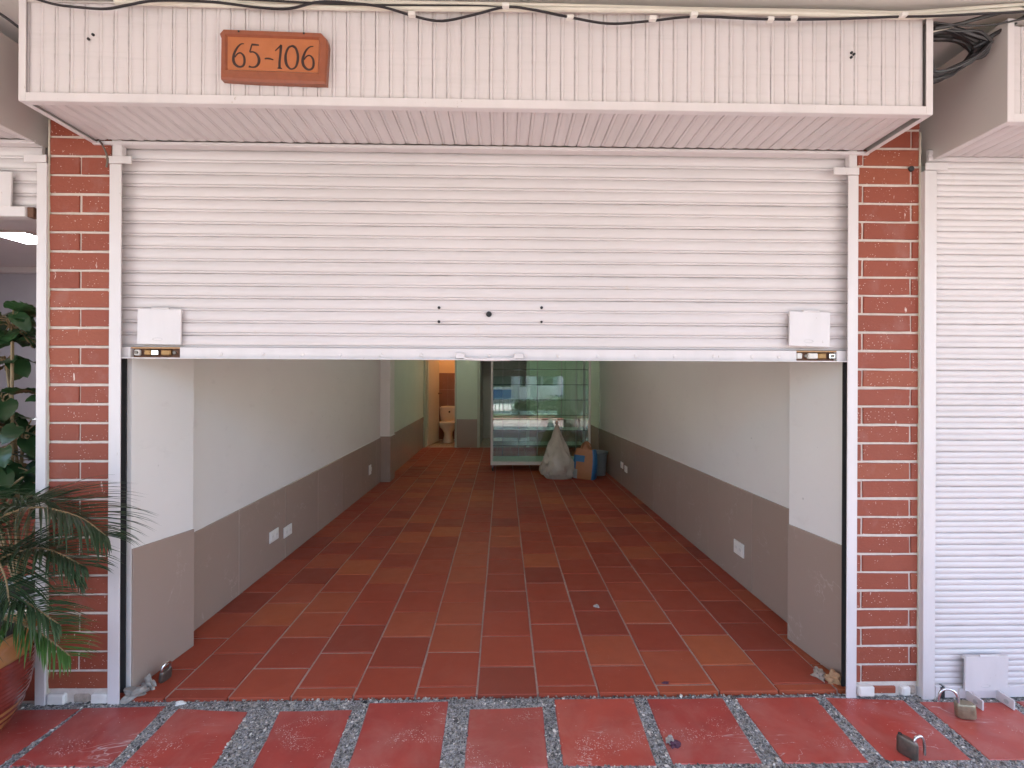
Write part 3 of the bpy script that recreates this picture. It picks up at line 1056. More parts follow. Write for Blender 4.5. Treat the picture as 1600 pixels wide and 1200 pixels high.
# ------------------------------------------------------------------ shutter guide tracks
def track(label, x0, x1, inner, y=-.010, z0=-.012, z1=2.125, ear=None, head=True):
    """front flange x0..x1; inner=+1 when the shutter is on the +x side"""
    t = thing("shutter_track", label, "shutter track", ((x0 + x1) / 2, y, 0))
    MB().box(x0, x1, y, y + .005, z0, z1, c=.0012).build("front_flange", M["steel"], t)
    if inner > 0:
        MB().box(x0, x0 + .005, y + .005, y + .057, z0, z1).build("web", M["steel"], t)
        MB().box(x0 + .005, x1 - .019, y + .0525, y + .057, z0, z1).build("shade_rear_flange", M["dark"], t)  # near-black colour stands in for the shade inside the channel slot
    else:
        MB().box(x1 - .005, x1, y + .005, y + .057, z0, z1).build("web", M["steel"], t)
        MB().box(x0 + .020, x1 - .005, y + .0525, y + .057, z0, z1).build("shade_rear_flange", M["dark"], t)  # coloured near-black too, as painted shade in the slot
    if ear:
        MB().box(ear[0], ear[1], y - .0035, y + .0015, z1 + .001, z1 + .030, c=.001).build("top_tab", M["steel"], t)
    if head:
        MB().box(x0 + .006, x1 - .002, y + .004, y + .03, z1 + .031, z1 + .14, c=.003).build("head_bracket", M["steel"], t)
    return t


track("white steel track of the raised shutter, on the palm side of the opening", -1.558, -1.512, 1, ear=(-1.558, -1.470))
track("white steel track of the raised shutter, at the pillar with thin end bricks", 1.403, 1.445, -1, ear=(1.340, 1.445), z1=2.118)
track("white steel track of the shop with the leafy plant", -1.838, -1.799, -1, head=False, y=-.012, ear=(-1.885, -1.799), z1=2.125)
track("white steel track of the closed shutter", 1.707, 1.757, 1, head=False, y=-.024, ear=(1.707, 1.80), z1=2.135)


# ------------------------------------------------------------------ projecting shutter boxes
def canopy(label, x0, x1, z0, z1, yf, n_from, n_to, metaF, metaS, pitch, sideL=True, sideR=True, slope=0.0):
    b = thing("shutter_box", label, "shutter box", ((x0 + x1) / 2, yf / 2, z0))
    fb = .026
    # front slats stand behind the frame
    k = 0
    x = x0 + .012
    while x + pitch < x1 - .004 + pitch * .3:
        if n_from <= x <= n_to:
            put("front_slat", metaF[k % len(metaF)], b, (x, yf + .012, z0 + fb - .004), (0, 0, rnd.uniform(-.01, .01)))
            put("soffit_slat", metaS[k % len(metaS)], b, (x, yf + .022, z0 + .012), (0, rnd.uniform(-.01, .01), 0))
        k += 1
        x += pitch
    # frame angles
    MB().box(x0 + .024, x1 - .024, yf, yf + .003, z0, z0 + fb).box(x0, x1, yf, yf + .024, z0 - .003, z0, c=.001).build("bottom_frame", M["steel"], b)
    MB().box(x0, x0 + .024, yf - .0005, yf + .003, z0, z1, c=.001).build("side_frame", M["steel"], b)
    MB().box(x1 - .024, x1, yf - .0005, yf + .003, z0, z1, c=.001).build("side_frame", M["steel"], b)
    MB().box(x0, x1, -.012, .022, z0 - .006, z0 - .001, c=.001).box(x0, x1, -.012, -.009, z0 - .001, z0 + .006).build("rear_frame", M["steel"], b)
    for xa in (x0, x1 - .020):
        MB().box(xa, xa + .020, yf + .024, -.012, z0 - .003, z0, c=.0008).build("soffit_edge", M["steel"], b)
    if sideL:
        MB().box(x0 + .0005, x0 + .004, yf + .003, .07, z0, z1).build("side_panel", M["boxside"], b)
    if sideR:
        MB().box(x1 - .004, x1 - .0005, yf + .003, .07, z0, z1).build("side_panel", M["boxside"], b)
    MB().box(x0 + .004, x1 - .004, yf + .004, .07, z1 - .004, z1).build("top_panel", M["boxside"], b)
    return b


BZ0, BZ1, BYF = 2.208, 2.545, -.29
metaF = [slat_mesh("front_slat", BZ1 - BZ0 - .022, .0488, ZA, XA, NY, 6, 30 + s, PROF_F) for s in range(4)]
metaS = [slat_mesh("soffit_slat", .255, .0488, YA, XA, (0, 0, -1), 4, 40 + s, PROF_F) for s in range(4)]
mbx = canopy("long white corrugated shutter box carrying the number plaque", -1.624, 1.488, BZ0, BZ1, BYF, -9, 9, metaF, metaS, .0488)
canopy("corrugated shutter box above the leafy plant, mostly out of view", -5.2, -1.845, BZ0, BZ1, BYF, -2.6, 9, metaF, metaS, .0488)
canopy("corrugated shutter box above the closed shutter, next to the cable coil", 1.752, 5.0, BZ0 - .02, BZ1, BYF, 0, 2.6, metaF, metaS, .0488)
# screw holes left in the front
for x, z in ((-1.40, 2.42), (-1.385, 2.435), (1.205, 2.420), (1.214, 2.415), (1.204, 2.404)):
    MB().cyl((x, BYF + .0085, z), (x, BYF + .0045, z), .0045, 8).build("screw_hole", M["dark"], mbx)

# plaque
pq = thing("number_plaque", "orange ceramic plaque reading 65-106 on the shutter box", "plaque", (-.777, -.30, 2.366))
PC = Vector((-.777, 0, 2.366))
S = .000267


def pz(zx, zy, y):
    a, b = (zx - 775) * S, -(zy - 440) * S
    return (PC.x + a, y, PC.z + b + .027 * a)


oc = [(118, 185), (170, 122), (1385, 178), (1455, 260), (1468, 330), (1440, 815), (1300, 812), (600, 780), (135, 745), (140, 240)]
i1 = [(190, 188), (200, 186), (1360, 240), (1368, 250), (1368, 330), (1360, 690), (1300, 690), (600, 655), (190, 640), (190, 260)]
i2 = [(212, 205), (222, 205), (1340, 255), (1346, 262), (1346, 330), (1336, 668), (1290, 668), (600, 635), (212, 622), (212, 270)]
m_ = MB()
m_.loft([[pz(*p, -.281) for p in oc], [pz(*p, -.300) for p in oc], [pz((p[0] * .82 + q[0] * .18), (p[1] * .82 + q[1] * .18), -.306) for p, q in zip(oc, i1)],
         [pz(*p, -.306) for p in i1], [pz(*p, -.299) for p in i2]], True, False, False)
m_.build("rim", M["plaqueframe"], pq, smooth=30)
MB().add([pz(*p, -.2992) for p in i2] + [pz(*p, -.29) for p in i2], [tuple(range(9, -1, -1))]).build("face", M["plaque"], pq)
for zx, zy in ((362, 158), (1170, 190)):
    x, y, z = pz(zx, zy, 0)
    MB().cyl((x, -.3058, z), (x, -.3072, z), .0035, 8).build("nail_head", M["dark"], pq)
DIG = {
    "digit_six": [[(415, 297, 7), (375, 300, 12), (330, 345, 17), (293, 420, 22), (283, 490, 26), (300, 545, 26), (340, 580, 22), (380, 585, 18), (412, 560, 20), (423, 510, 22), (412, 450, 20), (375, 412, 14), (335, 420, 12), (300, 465, 12)]],
    "digit_five": [[(600, 315, 12), (555, 310, 16), (508, 306, 18)], [(512, 308, 12), (498, 360, 12), (490, 398, 14), (530, 400, 14), (575, 430, 20), (602, 490, 26), (595, 545, 24), (560, 585, 18), (515, 592, 13), (475, 580, 20)]],
    "dash": [[(672, 487, 12), (700, 483, 15), (740, 488, 15), (780, 502, 10)]],
    "digit_one": [[(803, 388, 9), (840, 352, 12), (870, 325, 14), (875, 330, 24), (868, 430, 22), (858, 530, 22), (858, 600, 24)], [(832, 608, 9), (858, 604, 16), (888, 614, 9)]],
    "digit_zero": [[(1010, 330, 16), (970, 348, 18), (940, 410, 20), (932, 480, 26), (945, 560, 26), (985, 612, 18), (1020, 618, 14), (1060, 590, 18), (1083, 520, 24), (1085, 440, 24), (1062, 365, 22), (1030, 335, 24), (1005, 330, 18)]],
    "digit_six_again": [[(1280, 338, 7), (1235, 343, 12), (1190, 385, 17), (1157, 455, 22), (1145, 520, 26), (1160, 580, 26), (1200, 622, 22), (1240, 628, 18), (1273, 602, 20), (1283, 550, 22), (1272, 490, 20), (1235, 452, 14), (1195, 462, 12), (1160, 505, 12)]],
}
for nm, strokes in DIG.items():
    m_ = MB()
    for st in strokes:
        P = smoothpath([(a, b, w) for a, b, w in st], 4)
        L_, R_ = [], []
        for i, p in enumerate(P):
            a, b = P[max(i - 1, 0)], P[min(i + 1, len(P) - 1)]
            t = Vector((b.x - a.x, b.y - a.y)).normalized()
            nx, ny = -t.y, t.x
            w = p.z * .66
            L_.append((p.x + nx * w, p.y + ny * w))
            R_.append((p.x - nx * w, p.y - ny * w))
        rings = [[pz(*l, -.2992), pz(*l, -.3000), pz(*r, -.3000), pz(*r, -.2992)] for l, r in zip(L_, R_)]
        m_.loft(rings, True, True, True)
    m_.build("dash" if nm == "dash" else "digit", M["ink"], pq)

# ------------------------------------------------------------------ wires along the top
CB = [(-1.499, 2.519), (-1.406, 2.504), (-1.313, 2.496), (-1.24, 2.508), (-1.147, 2.526), (-.98, 2.534), (-.823, 2.520), (-.718, 2.514), (-.613, 2.533), (-.486, 2.527), (-.401, 2.52), (-.295, 2.496), (-.21, 2.487),
      (-.104, 2.509), (.003, 2.532), (.089, 2.521), (.207, 2.498), (.347, 2.483), (.477, 2.498), (.65, 2.515), (.869, 2.502), (1.088, 2.514), (1.33, 2.528), (1.463, 2.526), (1.62, 2.535), (1.80, 2.556), (2.2, 2.60)]
wire = tag(MB().tube(smoothpath([(-1.75, -.30, 2.60), (-1.60, -.315, 2.545)] + [(x, -.312 - .008 * math.sin(x * 9), z) for x, z in CB], 5), .0042, 6).build("drooping_cable", M["black"], smooth=True),
           "thin black cable drooping in loops along the top of the long box", "cable")
for x, z in ((-.31, 2.498), (.003, 2.533), (.22, 2.497), (.50, 2.500), (.64, 2.515), (.90, 2.504), (.98, 2.508), (1.36, 2.529)):
    MB().box(x - .012, x + .012, -.3235, -.3065, z - .006, z + .007, c=.002).build("tape_wrap", M["chalk"], wire)
for k, (dz, dy, r, lab) in enumerate(((.0, .0, .0075, "pale grey conduit running above the drooping cable, lowest of three"), (.019, .010, .0065, "pale grey conduit running above the drooping cable, middle of three"),
                                      (.034, .026, .0065, "pale grey conduit running above the drooping cable, closest to the ceiling"))):
    pts = []
    for i in range(25):
        x = -1.3 + i * .15
        z = 2.532 + dz + .0025 * math.sin(x * 3.1 + k * 2) + (max(0, x - 1.4) * .09) + .004 * (x + 1.3) / 3
        pts.append((x, -.300 + dy - .004 * math.sin(x * 2 + k), z))
    tag(MB().tube(smoothpath(pts, 3), r, 8).build("conduit", M["pale"], smooth=True), lab, "conduit", "pale conduits above the long box")
tag(MB().tube(smoothpath([(-.9, -.300, 2.552), (-.5, -.302, 2.538), (-.1, -.303, 2.541), (.02, -.303, 2.536), (.3, -.303, 2.541)], 5), .0035, 6).build("short_cable", M["black"], smooth=True),
    "short straight black cable tied to the pale conduits above the plaque", "cable")
for i, x in enumerate((-1.02, -.48, .005, .455, .62, .93)):
    pass

# cable coil in the gap
cc = Vector((1.622, -.235, 2.490))
U = Vector((.82, .16, .50)).normalized()
V = Vector((-.42, .12, .62)).normalized()
coil = thing("cable_coil", "coil of thick black cables hung in the gap beside the long box", "cable coil", cc)
for k in range(13):
    low = k > 6
    key = [(1.715, 2.482), (1.66, 2.522), (1.585, 2.535), (1.508, 2.532), (1.496, 2.49 if not low else 2.44), (1.500, 2.40), (1.510, 2.352), (1.585, 2.375), (1.665, 2.425)]
    sc = rnd.uniform(.86, 1.04)
    dy = rnd.uniform(-.035, .035)
    cpt = Vector((1.60, 0, 2.45))
    P_ = []
    for x, z in key:
        xx = 1.60 + (x - 1.60) * (sc if x > 1.6 else 1.0) + rnd.uniform(-.006, .006)
        zz = 2.45 + (z - 2.45) * (rnd.uniform(.72, 1.05) if z > 2.45 else rnd.uniform(.80, 1.06))
        P_.append((max(xx, 1.4985), -.235 + dy + rnd.uniform(-.006, .006), zz))
    P_ = P_ + P_[:1]
    MB().tube(smoothpath(P_, 6), rnd.uniform(.0050, .0080), 7).build("cable_loop", M["black"], coil, smooth=True)
e = Vector((1.705, -.235, 2.482))
MB().tube(smoothpath([e + Vector((-.03, -.01, -.03)), e + Vector((.01, -.02, .015)), e + Vector((.06, -.03, .045)), e + Vector((.16, -.05, .10))], 5), .0075, 8).build("cable_lead", M["black"], coil, smooth=True)
MB().tube(smoothpath([e + Vector((-.03, -.01, -.01)), e + Vector((.005, -.03, .0)), e + Vector((.012, -.01, -.035)), e + Vector((-.02, .02, -.03))], 5), .007, 8).build("cable_tie", M["black"], coil, smooth=True)
for pts, r, m_n, lab in (
        ([(1.50, -.28, 2.512), (1.58, -.285, 2.525), (1.68, -.29, 2.552), (1.80, -.30, 2.573), (2.1, -.32, 2.60)], .0065, "black", "thick black cable rising from the box corner above the coil"),
        ([(1.49, -.285, 2.53), (1.58, -.29, 2.518), (1.70, -.29, 2.522), (1.84, -.30, 2.545), (2.1, -.31, 2.585)], .003, "black", "thin black cable sagging just above the coil"),
        ([(1.48, -.27, 2.505), (1.56, -.275, 2.522), (1.64, -.28, 2.545)], .0045, "pale", "short pale cable end at the box corner above the coil"),
        ([(-1.86, -.25, 2.60), (-1.79, -.24, 2.56), (-1.74, -.22, 2.535), (-1.70, -.15, 2.50), (-1.68, -.08, 2.47)], .005, "black", "black cable hanging in the gap at the end of the box near the plaque")):
    tag(MB().tube(smoothpath(pts, 5), r, 7).build("gap_cable", M[m_n], smooth=True), lab, "cable")
tag(MB().tube(smoothpath([(-1.60, -.012, 2.222), (-1.575, -.02, 2.19), (-1.565, -.018, 2.165), (-1.562, -.014, 2.14), (-1.567, -.013, 2.11)], 4), .0035, 6).build("loose_wire", M["darksteel"], smooth=True),
    "loose dark wire at the soffit corner above the track near the plaque", "wire")


# ------------------------------------------------------------------ sockets
def outlet(label, p, d, nrm, w=.115, h=.075, group="wall sockets in the wainscot"):
    """p centre on the wall, d along the wall, nrm into the room"""
    p, d, nrm = Vector(p), Vector(d).normalized(), Vector(nrm).normalized()
    T = Matrix(((d.x, nrm.x, 0, p.x), (d.y, nrm.y, 0, p.y), (0, 0, 1, p.z), (0, 0, 0, 1)))
    t = thing("power_outlet", label, "power outlet", p, group)
    MB(T).box(-w / 2, w / 2, 0, .008, -h / 2, h / 2, c=.002).build("plate", M["whiteplast"], t)
    for s in (-1, 1):
        f = MB(T).box(s * .026 - .018, s * .026 + .018, .0078, .0105, -.022, .022, c=.001).build("socket", M["whiteplast"], t)
        MB(T).box(s * .026 - .008, s * .026 - .005, .0104, .0109, -.008, .008).box(s * .026 + .005, s * .026 + .008, .0104, .0109, -.008, .008).build("slot", M["greyplast"], f)


def onL(y): return -1.5655 + (y - .372) * (.0415 / 3.548) + .0108
def onR(y): return 1.514 - (y - .40) * (.076 / 4.6) - .0108


dL, nL = (.0117, 1, 0), (1, -.0117, 0)
dR, nR = (.0165, -1, 0), (-1, -.0165, 0)
outlet("white double socket in the toilet door side wall, the one nearer the raised shutter", (onL(1.285), 1.285, .222), dL, nL)
outlet("white double socket of the pair on the toilet door side, farther from the shutter", (onL(1.48), 1.48, .190), dL, nL)
outlet("lone white socket close to the square pilaster halfway down the shop", (onL(3.45), 3.45, .243), dL, nL, w=.075, h=.11)
outlet("lone white socket near the rubble pilaster, closest to the opening on the bin side", (onR(1.02), 1.02, .222), dR, nR, h=.085)
outlet("white socket of the far pair on the bin side wall, nearer the bin", (onR(3.72), 3.72, .248), dR, nR, w=.10)
outlet("white socket of the far pair on the bin side wall, nearer the opening", (onR(3.55), 3.55, .232), dR, nR, w=.10)

# ------------------------------------------------------------------ glass display case
CX0, CX1, CY0, CY1, CZ0, CZ1 = -.170, 1.225, 4.58, 5.06, .088, 2.05
dc = thing("display_case", "tall glass display case on casters with white frame at the back of the shop", "display case", ((CX0 + CX1) / 2, CY0, 0))
pw = .028
for x in (CX0, CX1 - pw):
    for y in (CY0, CY1 - pw):
        MB().box(x, x + pw, y, y + pw, CZ0, CZ1, c=.002).build("post", M["casewhite"], dc)
for z in (CZ0, CZ1 - .05):
    for y in (CY0 + .001, CY1 - pw - .001):
        MB().box(CX0 + pw, CX1 - pw, y, y + pw, z, z + .05, c=.002).build("rail", M["casewhite"], dc)
    for x in (CX0 + .001, CX1 - pw - .001):
        MB().box(x, x + pw, CY0 + pw, CY1 - pw, z, z + .05, c=.002).build("rail", M["casewhite"], dc)
MB().box(CX0 + pw, CX1 - pw, CY0 + pw, CY1 - pw, CZ0 + .034, CZ0 + .046).build("bottom_board", M["casewhite"], dc)
MB().box(CX0 + pw, CX1 - pw, CY0 + pw, CY1 - pw, CZ1 - .03, CZ1 - .01).build("top_board", M["casewhite"], dc)
for (xa, xb) in ((CX0 + pw + .001, (CX0 + CX1) / 2 - .001), ((CX0 + CX1) / 2 + .001, CX1 - pw - .001)):
    T = Matrix.Translation((xa, CY0 + .010, 0)) @ Matrix.Rotation(R(.35 if xa < .3 else -.25), 4, 'Z')
    MB(T).box(0, xb - xa, 0, .005, CZ0 + .051, CZ1 - .051).build("front_pane", M["glass"], dc)
MB().box(CX0 + pw, CX1 - pw, CY1 - .014, CY1 - .009, CZ0 + .051, CZ1 - .051).build("back_pane", M["glass"], dc)
for x in (CX0 + .006, CX1 - .011):
    MB().box(x, x + .005, CY0 + pw, CY1 - pw, CZ0 + .051, CZ1 - .051).build("side_pane", M["glass"], dc)
k = 0
for k in range(1, 9):
    z = .138 + .2135 * k
    sh = MB().box(CX0 + pw + .004, CX1 - pw - .004, CY0 + pw + .004, CY1 - pw - .004, z, z + .0005, 0)
    m_ = MB()
    x0, x1, y0, y1 = CX0 + pw + .004, CX1 - pw - .004, CY0 + .030, CY1 - .030
    m_.add([(x0, y0, z), (x1, y0, z), (x1, y1, z), (x0, y1, z), (x0, y0, z + .008), (x1, y0, z + .008), (x1, y1, z + .008), (x0, y1, z + .008)], [(0, 3, 2, 1), (4, 5, 6, 7)], 0)
    m_.add([(x0, y0, z), (x1, y0, z), (x1, y1, z), (x0, y1, z), (x0, y0, z + .008), (x1, y0, z + .008), (x1, y1, z + .008), (x0, y1, z + .008)], [(0, 1, 5, 4), (1, 2, 6, 5), (2, 3, 7, 6), (3, 0, 4, 7)], 1)
    m_.build("glass_shelf", [M["shelf"], M["glassedge"]], dc)
for x in (CX0 + .16, CX0 + .40, .5275 - .02, CX1 - .36, CX1 - .14):
    MB().box(x, x + .012, CY1 - .034, CY1 - .022, CZ0 + .05, CZ1 - .05).build("shelf_standard", M["greyplast"], dc)
for x in (CX0 + .03, CX1 - .03):
    for y in (CY0 + .03, CY1 - .03):
        w = MB().box(x - .012, x + .012, y - .02, y + .02, .055, CZ0 - .0005).build("caster", M["chrome"], dc)
        MB().cyl((x - .010, y + .01, .033), (x + .010, y + .01, .033), .033, 16).build("wheel", M["rubberwheel"], w)


# ------------------------------------------------------------------ bags and bin
def crumple(rings, amp, seed):
    rr = random.Random(seed)
    out = []
    ph = [(rr.randint(3, 13), rr.uniform(0, 6.28), rr.uniform(-4, 4)) for _ in range(8)]
    for i, ring in enumerate(rings):
        n = len(ring)
        c = sum((Vector(p) for p in ring), Vector()) / n
        nr = []
        for j, p in enumerate(ring):
            a = 2 * math.pi * j / n
            d = sum(math.sin(f * a + q + s * i * .22) for f, q, s in ph) / 5
            v = Vector(p) - c
            nr.append(c + v * (1 + amp * d) + Vector((0, 0, .25 * amp * d * v.length)))
        out.append(nr)
    return out


def sq(a, e):
    return math.copysign(abs(math.cos(a)) ** e, math.cos(a)), math.copysign(abs(math.sin(a)) ** e, math.sin(a))


rings = []
pf = [(.02, .175, .12), (.06, .19, .135), (.12, .20, .14), (.2, .19, .135), (.27, .172, .12), (.34, .148, .105), (.42, .118, .085), (.5, .086, .06), (.56, .062, .045), (.62, .040, .030), (.67, .024, .020), (.695, .014, .014), (.71, .024, .016), (.745, .010, .006)]
for i, (z, w, d) in enumerate([(0.0, .16, .11)] + pf):
    lean = -.02 * (z / .7)
    ring = []
    for k in range(36):
        c_, s_ = sq(2 * math.pi * k / 36, .7 if z < .3 else .95)
        ring.append((.722 + lean + w * c_, 4.17 + d * s_, z))
    rings.append(ring)
fine = []
for i in range(len(rings) - 1):
    for k in range(3):
        t = k / 3
        fine.append([Vector(a) * (1 - t) + Vector(b) * t for a, b in zip(rings[i], rings[i + 1])])
fine.append(rings[-1])
pb = thing("plastic_bag", "tall knotted translucent plastic bag of rubbish on the floor in front of the glass case", "bag", (.72, 4.17, 0))
MB().loft(crumple(fine, .15, 3), True, True, True).build("bag_body", M["bag"], pb, smooth=35)
ring2 = []
for z, w, d in [(.03, .04, .05), (.08, .065, .06), (.13, .06, .06), (.17, .04, .04), (.19, .01, .01)]:
    ring2.append([(.548 + w * sq(2 * math.pi * k / 20, .9)[0], 4.24 + d * sq(2 * math.pi * k / 20, .9)[1], z) for k in range(20)])
MB().loft(crumple(ring2, .2, 5), True, True, True).build("side_bulge", M["bag"], pb, smooth=35)

sb = thing("shopping_bag", "orange and blue printed shopping bag between the plastic bag and the grey bin", "bag", (1.06, 4.14, 0))
T = Matrix.Translation((1.065, 4.15, 0)) @ Matrix.Rotation(R(-24), 4, 'Z') @ Matrix.Rotation(R(3), 4, 'Y')
rings = []
for z, w, d in [(0, .145, .085), (.02, .155, .095), (.12, .158, .09), (.22, .155, .075), (.30, .145, .055), (.36, .13, .04), (.385, .122, .03)]:
    rings.append([(w * sq(2 * math.pi * k / 28, .45)[0] + .012 * z, d * sq(2 * math.pi * k / 28, .45)[1], z) for k in range(28)])
rings = crumple(rings, .07, 8)
m_ = MB(T)
m_.loft(rings, True, True, False)
# colour the print by panel: blue wedge, orange band, pale foot
n = 28
for fi, f in enumerate(m_.f):
    if len(f) != 4:
        continue
    i, j = divmod(fi, n)
    a = 2 * math.pi * (j + .5) / n
    x = math.cos(a)
    z = i / 6
    mi = 0
    if x > .45:
        mi = 1
    elif x < -.0 and .18 < z < .62 and (x < -.35 or z > .35):
        mi = 1
    elif x < -.2 and z < .2:
        mi = 2
    m_.mi[fi] = mi
m_.build("bag_body", [M["sackorange"], M["sackblue"], M["sackteal"]], sb, smooth=35)
for y in (-.03, .03):
    MB(T).tube(smoothpath([(-.06, y, .36), (-.05, y * 1.1, .43), (.0, y * .7, .475), (.05, y * 1.1, .43), (.06, y, .36)], 5), .007, 6).build("handle", M["sackorange"], sb, smooth=True)
rings = []
for z, w in [(.37, .07), (.40, .06), (.43, .035), (.45, .04), (.47, .015)]:
    rings.append([(w * math.cos(2 * math.pi * k / 16), .45 * w * math.sin(2 * math.pi * k / 16), z) for k in range(16)])
MB(T).loft(crumple(rings, .3, 12), True, True, True).build("stuffed_rag", M["sackorange"], sb, smooth=35)

bn = thing("waste_bin", "plain grey plastic bin standing behind the orange and blue shopping bag", "bin", (1.24, 4.36, 0))
MB().lathe([(.001, .0), (.095, .0), (.10, .01), (.122, .30), (.132, .302), (.134, .315), (.126, .318), (.118, .30), (.095, .02), (.001, .018)], 36, (1.285, 4.36, 0), cap0=False, cap1=False).build("bin_body", M["bin"], bn, smooth=40)
MB().lathe([(.120, .278), (.129, .282), (.129, .290), (.121, .294)], 36, (1.285, 4.36, 0), cap0=False, cap1=False).build("rim_band", M["bin"], bn, smooth=40)


# ------------------------------------------------------------------ padlocks and litter by the doorway
def padlock(label, T, body, shackle, w=.026, h=.030, d=.011, r=.017, sh=.030, thick=.0042, opened=False, rot=0):
    p = thing("padlock", label, "padlock", T.to_translation(), "padlocks left on the ground")
    rings = []
    for z, k in [(0, .86), (.003, .97), (.006, 1), (h * 2 - .006, 1), (h * 2 - .003, .97), (h * 2, .88)]:
        rings.append([(w * k * sq(a, .6)[0], d * k * sq(a, .6)[1], z) for a in [2 * math.pi * i / 24 for i in range(24)]])
    MB(T).loft(rings, True, True, True).build("body", body, p, smooth=35)
    pts = []
    lift = .016 if opened else 0
    pts.append((-r, 0, h * 2 - .004 + (lift if opened else 0)))
    for i in range(13):
        a = math.pi - math.pi * i / 12
        pts.append((r * math.cos(a), 0, h * 2 + sh + lift + r * math.sin(a) - r * .2))
    pts.append((r, 0, h * 2 - .004))
    T2 = T @ Matrix.Translation((r, 0, 0)) @ Matrix.Rotation(R(rot), 4, 'Z') @ Matrix.Translation((-r, 0, 0))
    MB(T2).tube(pts, thick, 10).build("shackle", shackle, p, smooth=True)
    MB(T).box(-w * .6, w * .6, -d * 1.03, -d * 1.0, h * .5, h * 1.3).build("stamp", body, p)
    return p


padlock("dull brass padlock lying open by the closed shutter, its shackle arched to one side",
        Matrix.Translation((1.778, -.128, -.006)) @ Matrix.Rotation(R(-14), 4, 'Z') @ Matrix.Rotation(R(-4), 4, 'Y'), M["agedbrass"], M["chrome"], w=.032, h=.027, d=.017, opened=False, sh=.001, r=.001, thick=.0005)
# swung shackle of the open lock
for o in [o for o in bpy.data.objects if o.name.startswith("shackle")]:
    bpy.data.objects.remove(o)
pk = [o for o in bpy.data.objects if o.name == "padlock"][0]
MB().tube(smoothpath([(1.752, -.126, .040), (1.751, -.124, .066), (1.742, -.121, .085), (1.722, -.117, .094), (1.702, -.113, .088), (1.693, -.110, .070), (1.691, -.109, .046)], 5), .0046, 10).build("shackle", M["chrome"], pk, smooth=True)
pk = thing("padlock", "dark steel padlock standing open on the red slab near the frame edge", "padlock", (1.39, -.29, -.01), "padlocks left on the ground")
ax = Vector((.040, -.074, 0)).normalized()
nx_ = Vector((-ax.y, ax.x, 0))
T = Matrix(((ax.x, nx_.x, 0, 1.398), (ax.y, nx_.y, 0, -.300), (0, 0, 1, -.0095), (0, 0, 0, 1)))
rings = []
for z, k in [(0, .90), (.004, 1), (.050, 1), (.058, .90), (.061, .80)]:
    rings.append([(.030 * k * sq(a, .55)[0], .0105 * k * sq(a, .6)[1], z) for a in [2 * math.pi * i / 24 for i in range(24)]])
MB(T).loft(rings, True, True, True).build("body", M["darksteel"], pk, smooth=35)
MB(T).tube([(-.021, 0, .055), (-.021, 0, .0635)], .0062, 10).build("shackle_socket", M["dark"], pk)
MB(T).tube(smoothpath([(.020, 0, .045), (.020, 0, .066), (.024, .009, .077), (.029, .022, .076), (.033, .032, .062), (.034, .036, .038), (.034, .037, .012)], 5), .0048, 10).build("shackle", M["chrome"], pk, smooth=True)
T = Matrix.Translation((-1.428, .122, .001)) @ Matrix.Rotation(R(78), 4, 'Z') @ Matrix.Rotation(R(7), 4, 'X')
padlock("steel padlock leaning against the foot of the white pilaster on the palm side", T, M["darksteel"], M["chrome"], w=.026, h=.022, d=.011, r=.019, sh=.016, thick=.005)


def lump(name, label, cat, mat, c, sx, sy, sz, seed, amp=.35, n=3):
    rr = random.Random(seed)
    bm = bmesh.new()
    bmesh.ops.create_icosphere(bm, subdivisions=n, radius=1)
    dirs = [(Vector((rr.uniform(-1, 1), rr.uniform(-1, 1), rr.uniform(-1, 1))).normalized(), rr.uniform(1.5, 5), rr.uniform(0, 6.28)) for _ in range(7)]
    for v in bm.verts:
        d = sum(math.sin(v.co.dot(q) * f * 1.6 + ph) for q, f, ph in dirs) / 4
        v.co *= max(.3, 1 + amp * d + amp * .5 * rr.uniform(-1, 1))
        v.co = Vector((v.co.x * sx, v.co.y * sy, max(v.co.z * sz, -sz * .4) + sz * .4))
    me = bpy.data.meshes.new(name)
    bm.to_mesh(me)
    bm.free()
    me.materials.append(mat)
    return tag(put(name, me, None, c, (0, 0, rr.uniform(-.5, .5))), label, cat)


lump("dirty_rag", "crumpled dirty rag stuffed at the foot of the track near the palm", "rag", M["rag"], (-1.478, .035, -.004), .045, .035, .022, 1, .5)
lump("rag_strip", "thin twisted strip of rag poking up against the tiled pilaster foot", "rag", M["rag"], (-1.462, .075, -.002), .030, .014, .030, 2, .6)
lump("broken_masonry", "broken tan chunk of masonry at the foot of the pilaster near the single socket", "rubble", M["tanrubble"], (1.412, .072, -.002), .032, .022, .030, 3, .5)
lump("mortar_crumb", "grey brown mortar crumbs beside the broken tan chunk", "rubble", M["rubble"], (1.375, .115, -.002), .022, .03, .022, 4, .6)
lump("pale_pebble", "small pale stone on the gravel seam before the tiled floor near the padlock", "stone", M["chalk"], (-1.272, -.012, -.010), .018, .010, .007, 6)
lump("fallen_petal", "curled purple and tan petal on the bright red slab", "petal", M["petal"], (.607, -.250, -.009), .017, .011, .011, 7, .6)
lump("dry_husk", "pale dry husk beside the purple petal on the red slab", "husk", M["rag"], (.598, -.236, -.009), .010, .012, .018, 8, .6)
lump("petal_scrap", "tiny purple petal scrap on the tiled floor at the front joint", "petal", M["petal"], (.690, .074, 0), .012, .006, .004, 9, .6)
lump("dark_scrap", "small dark scrap on the clay tiles in the middle of the shop", "scrap", M["rag"], (.53, .735, 0), .012, .012, .007, 10, .6)
lump("black_grit", "black bit of grit on the gravel seam in front of the doorway", "grit", M["dark"], (-.545, -.010, -.013), .009, .007, .005, 11, .4)

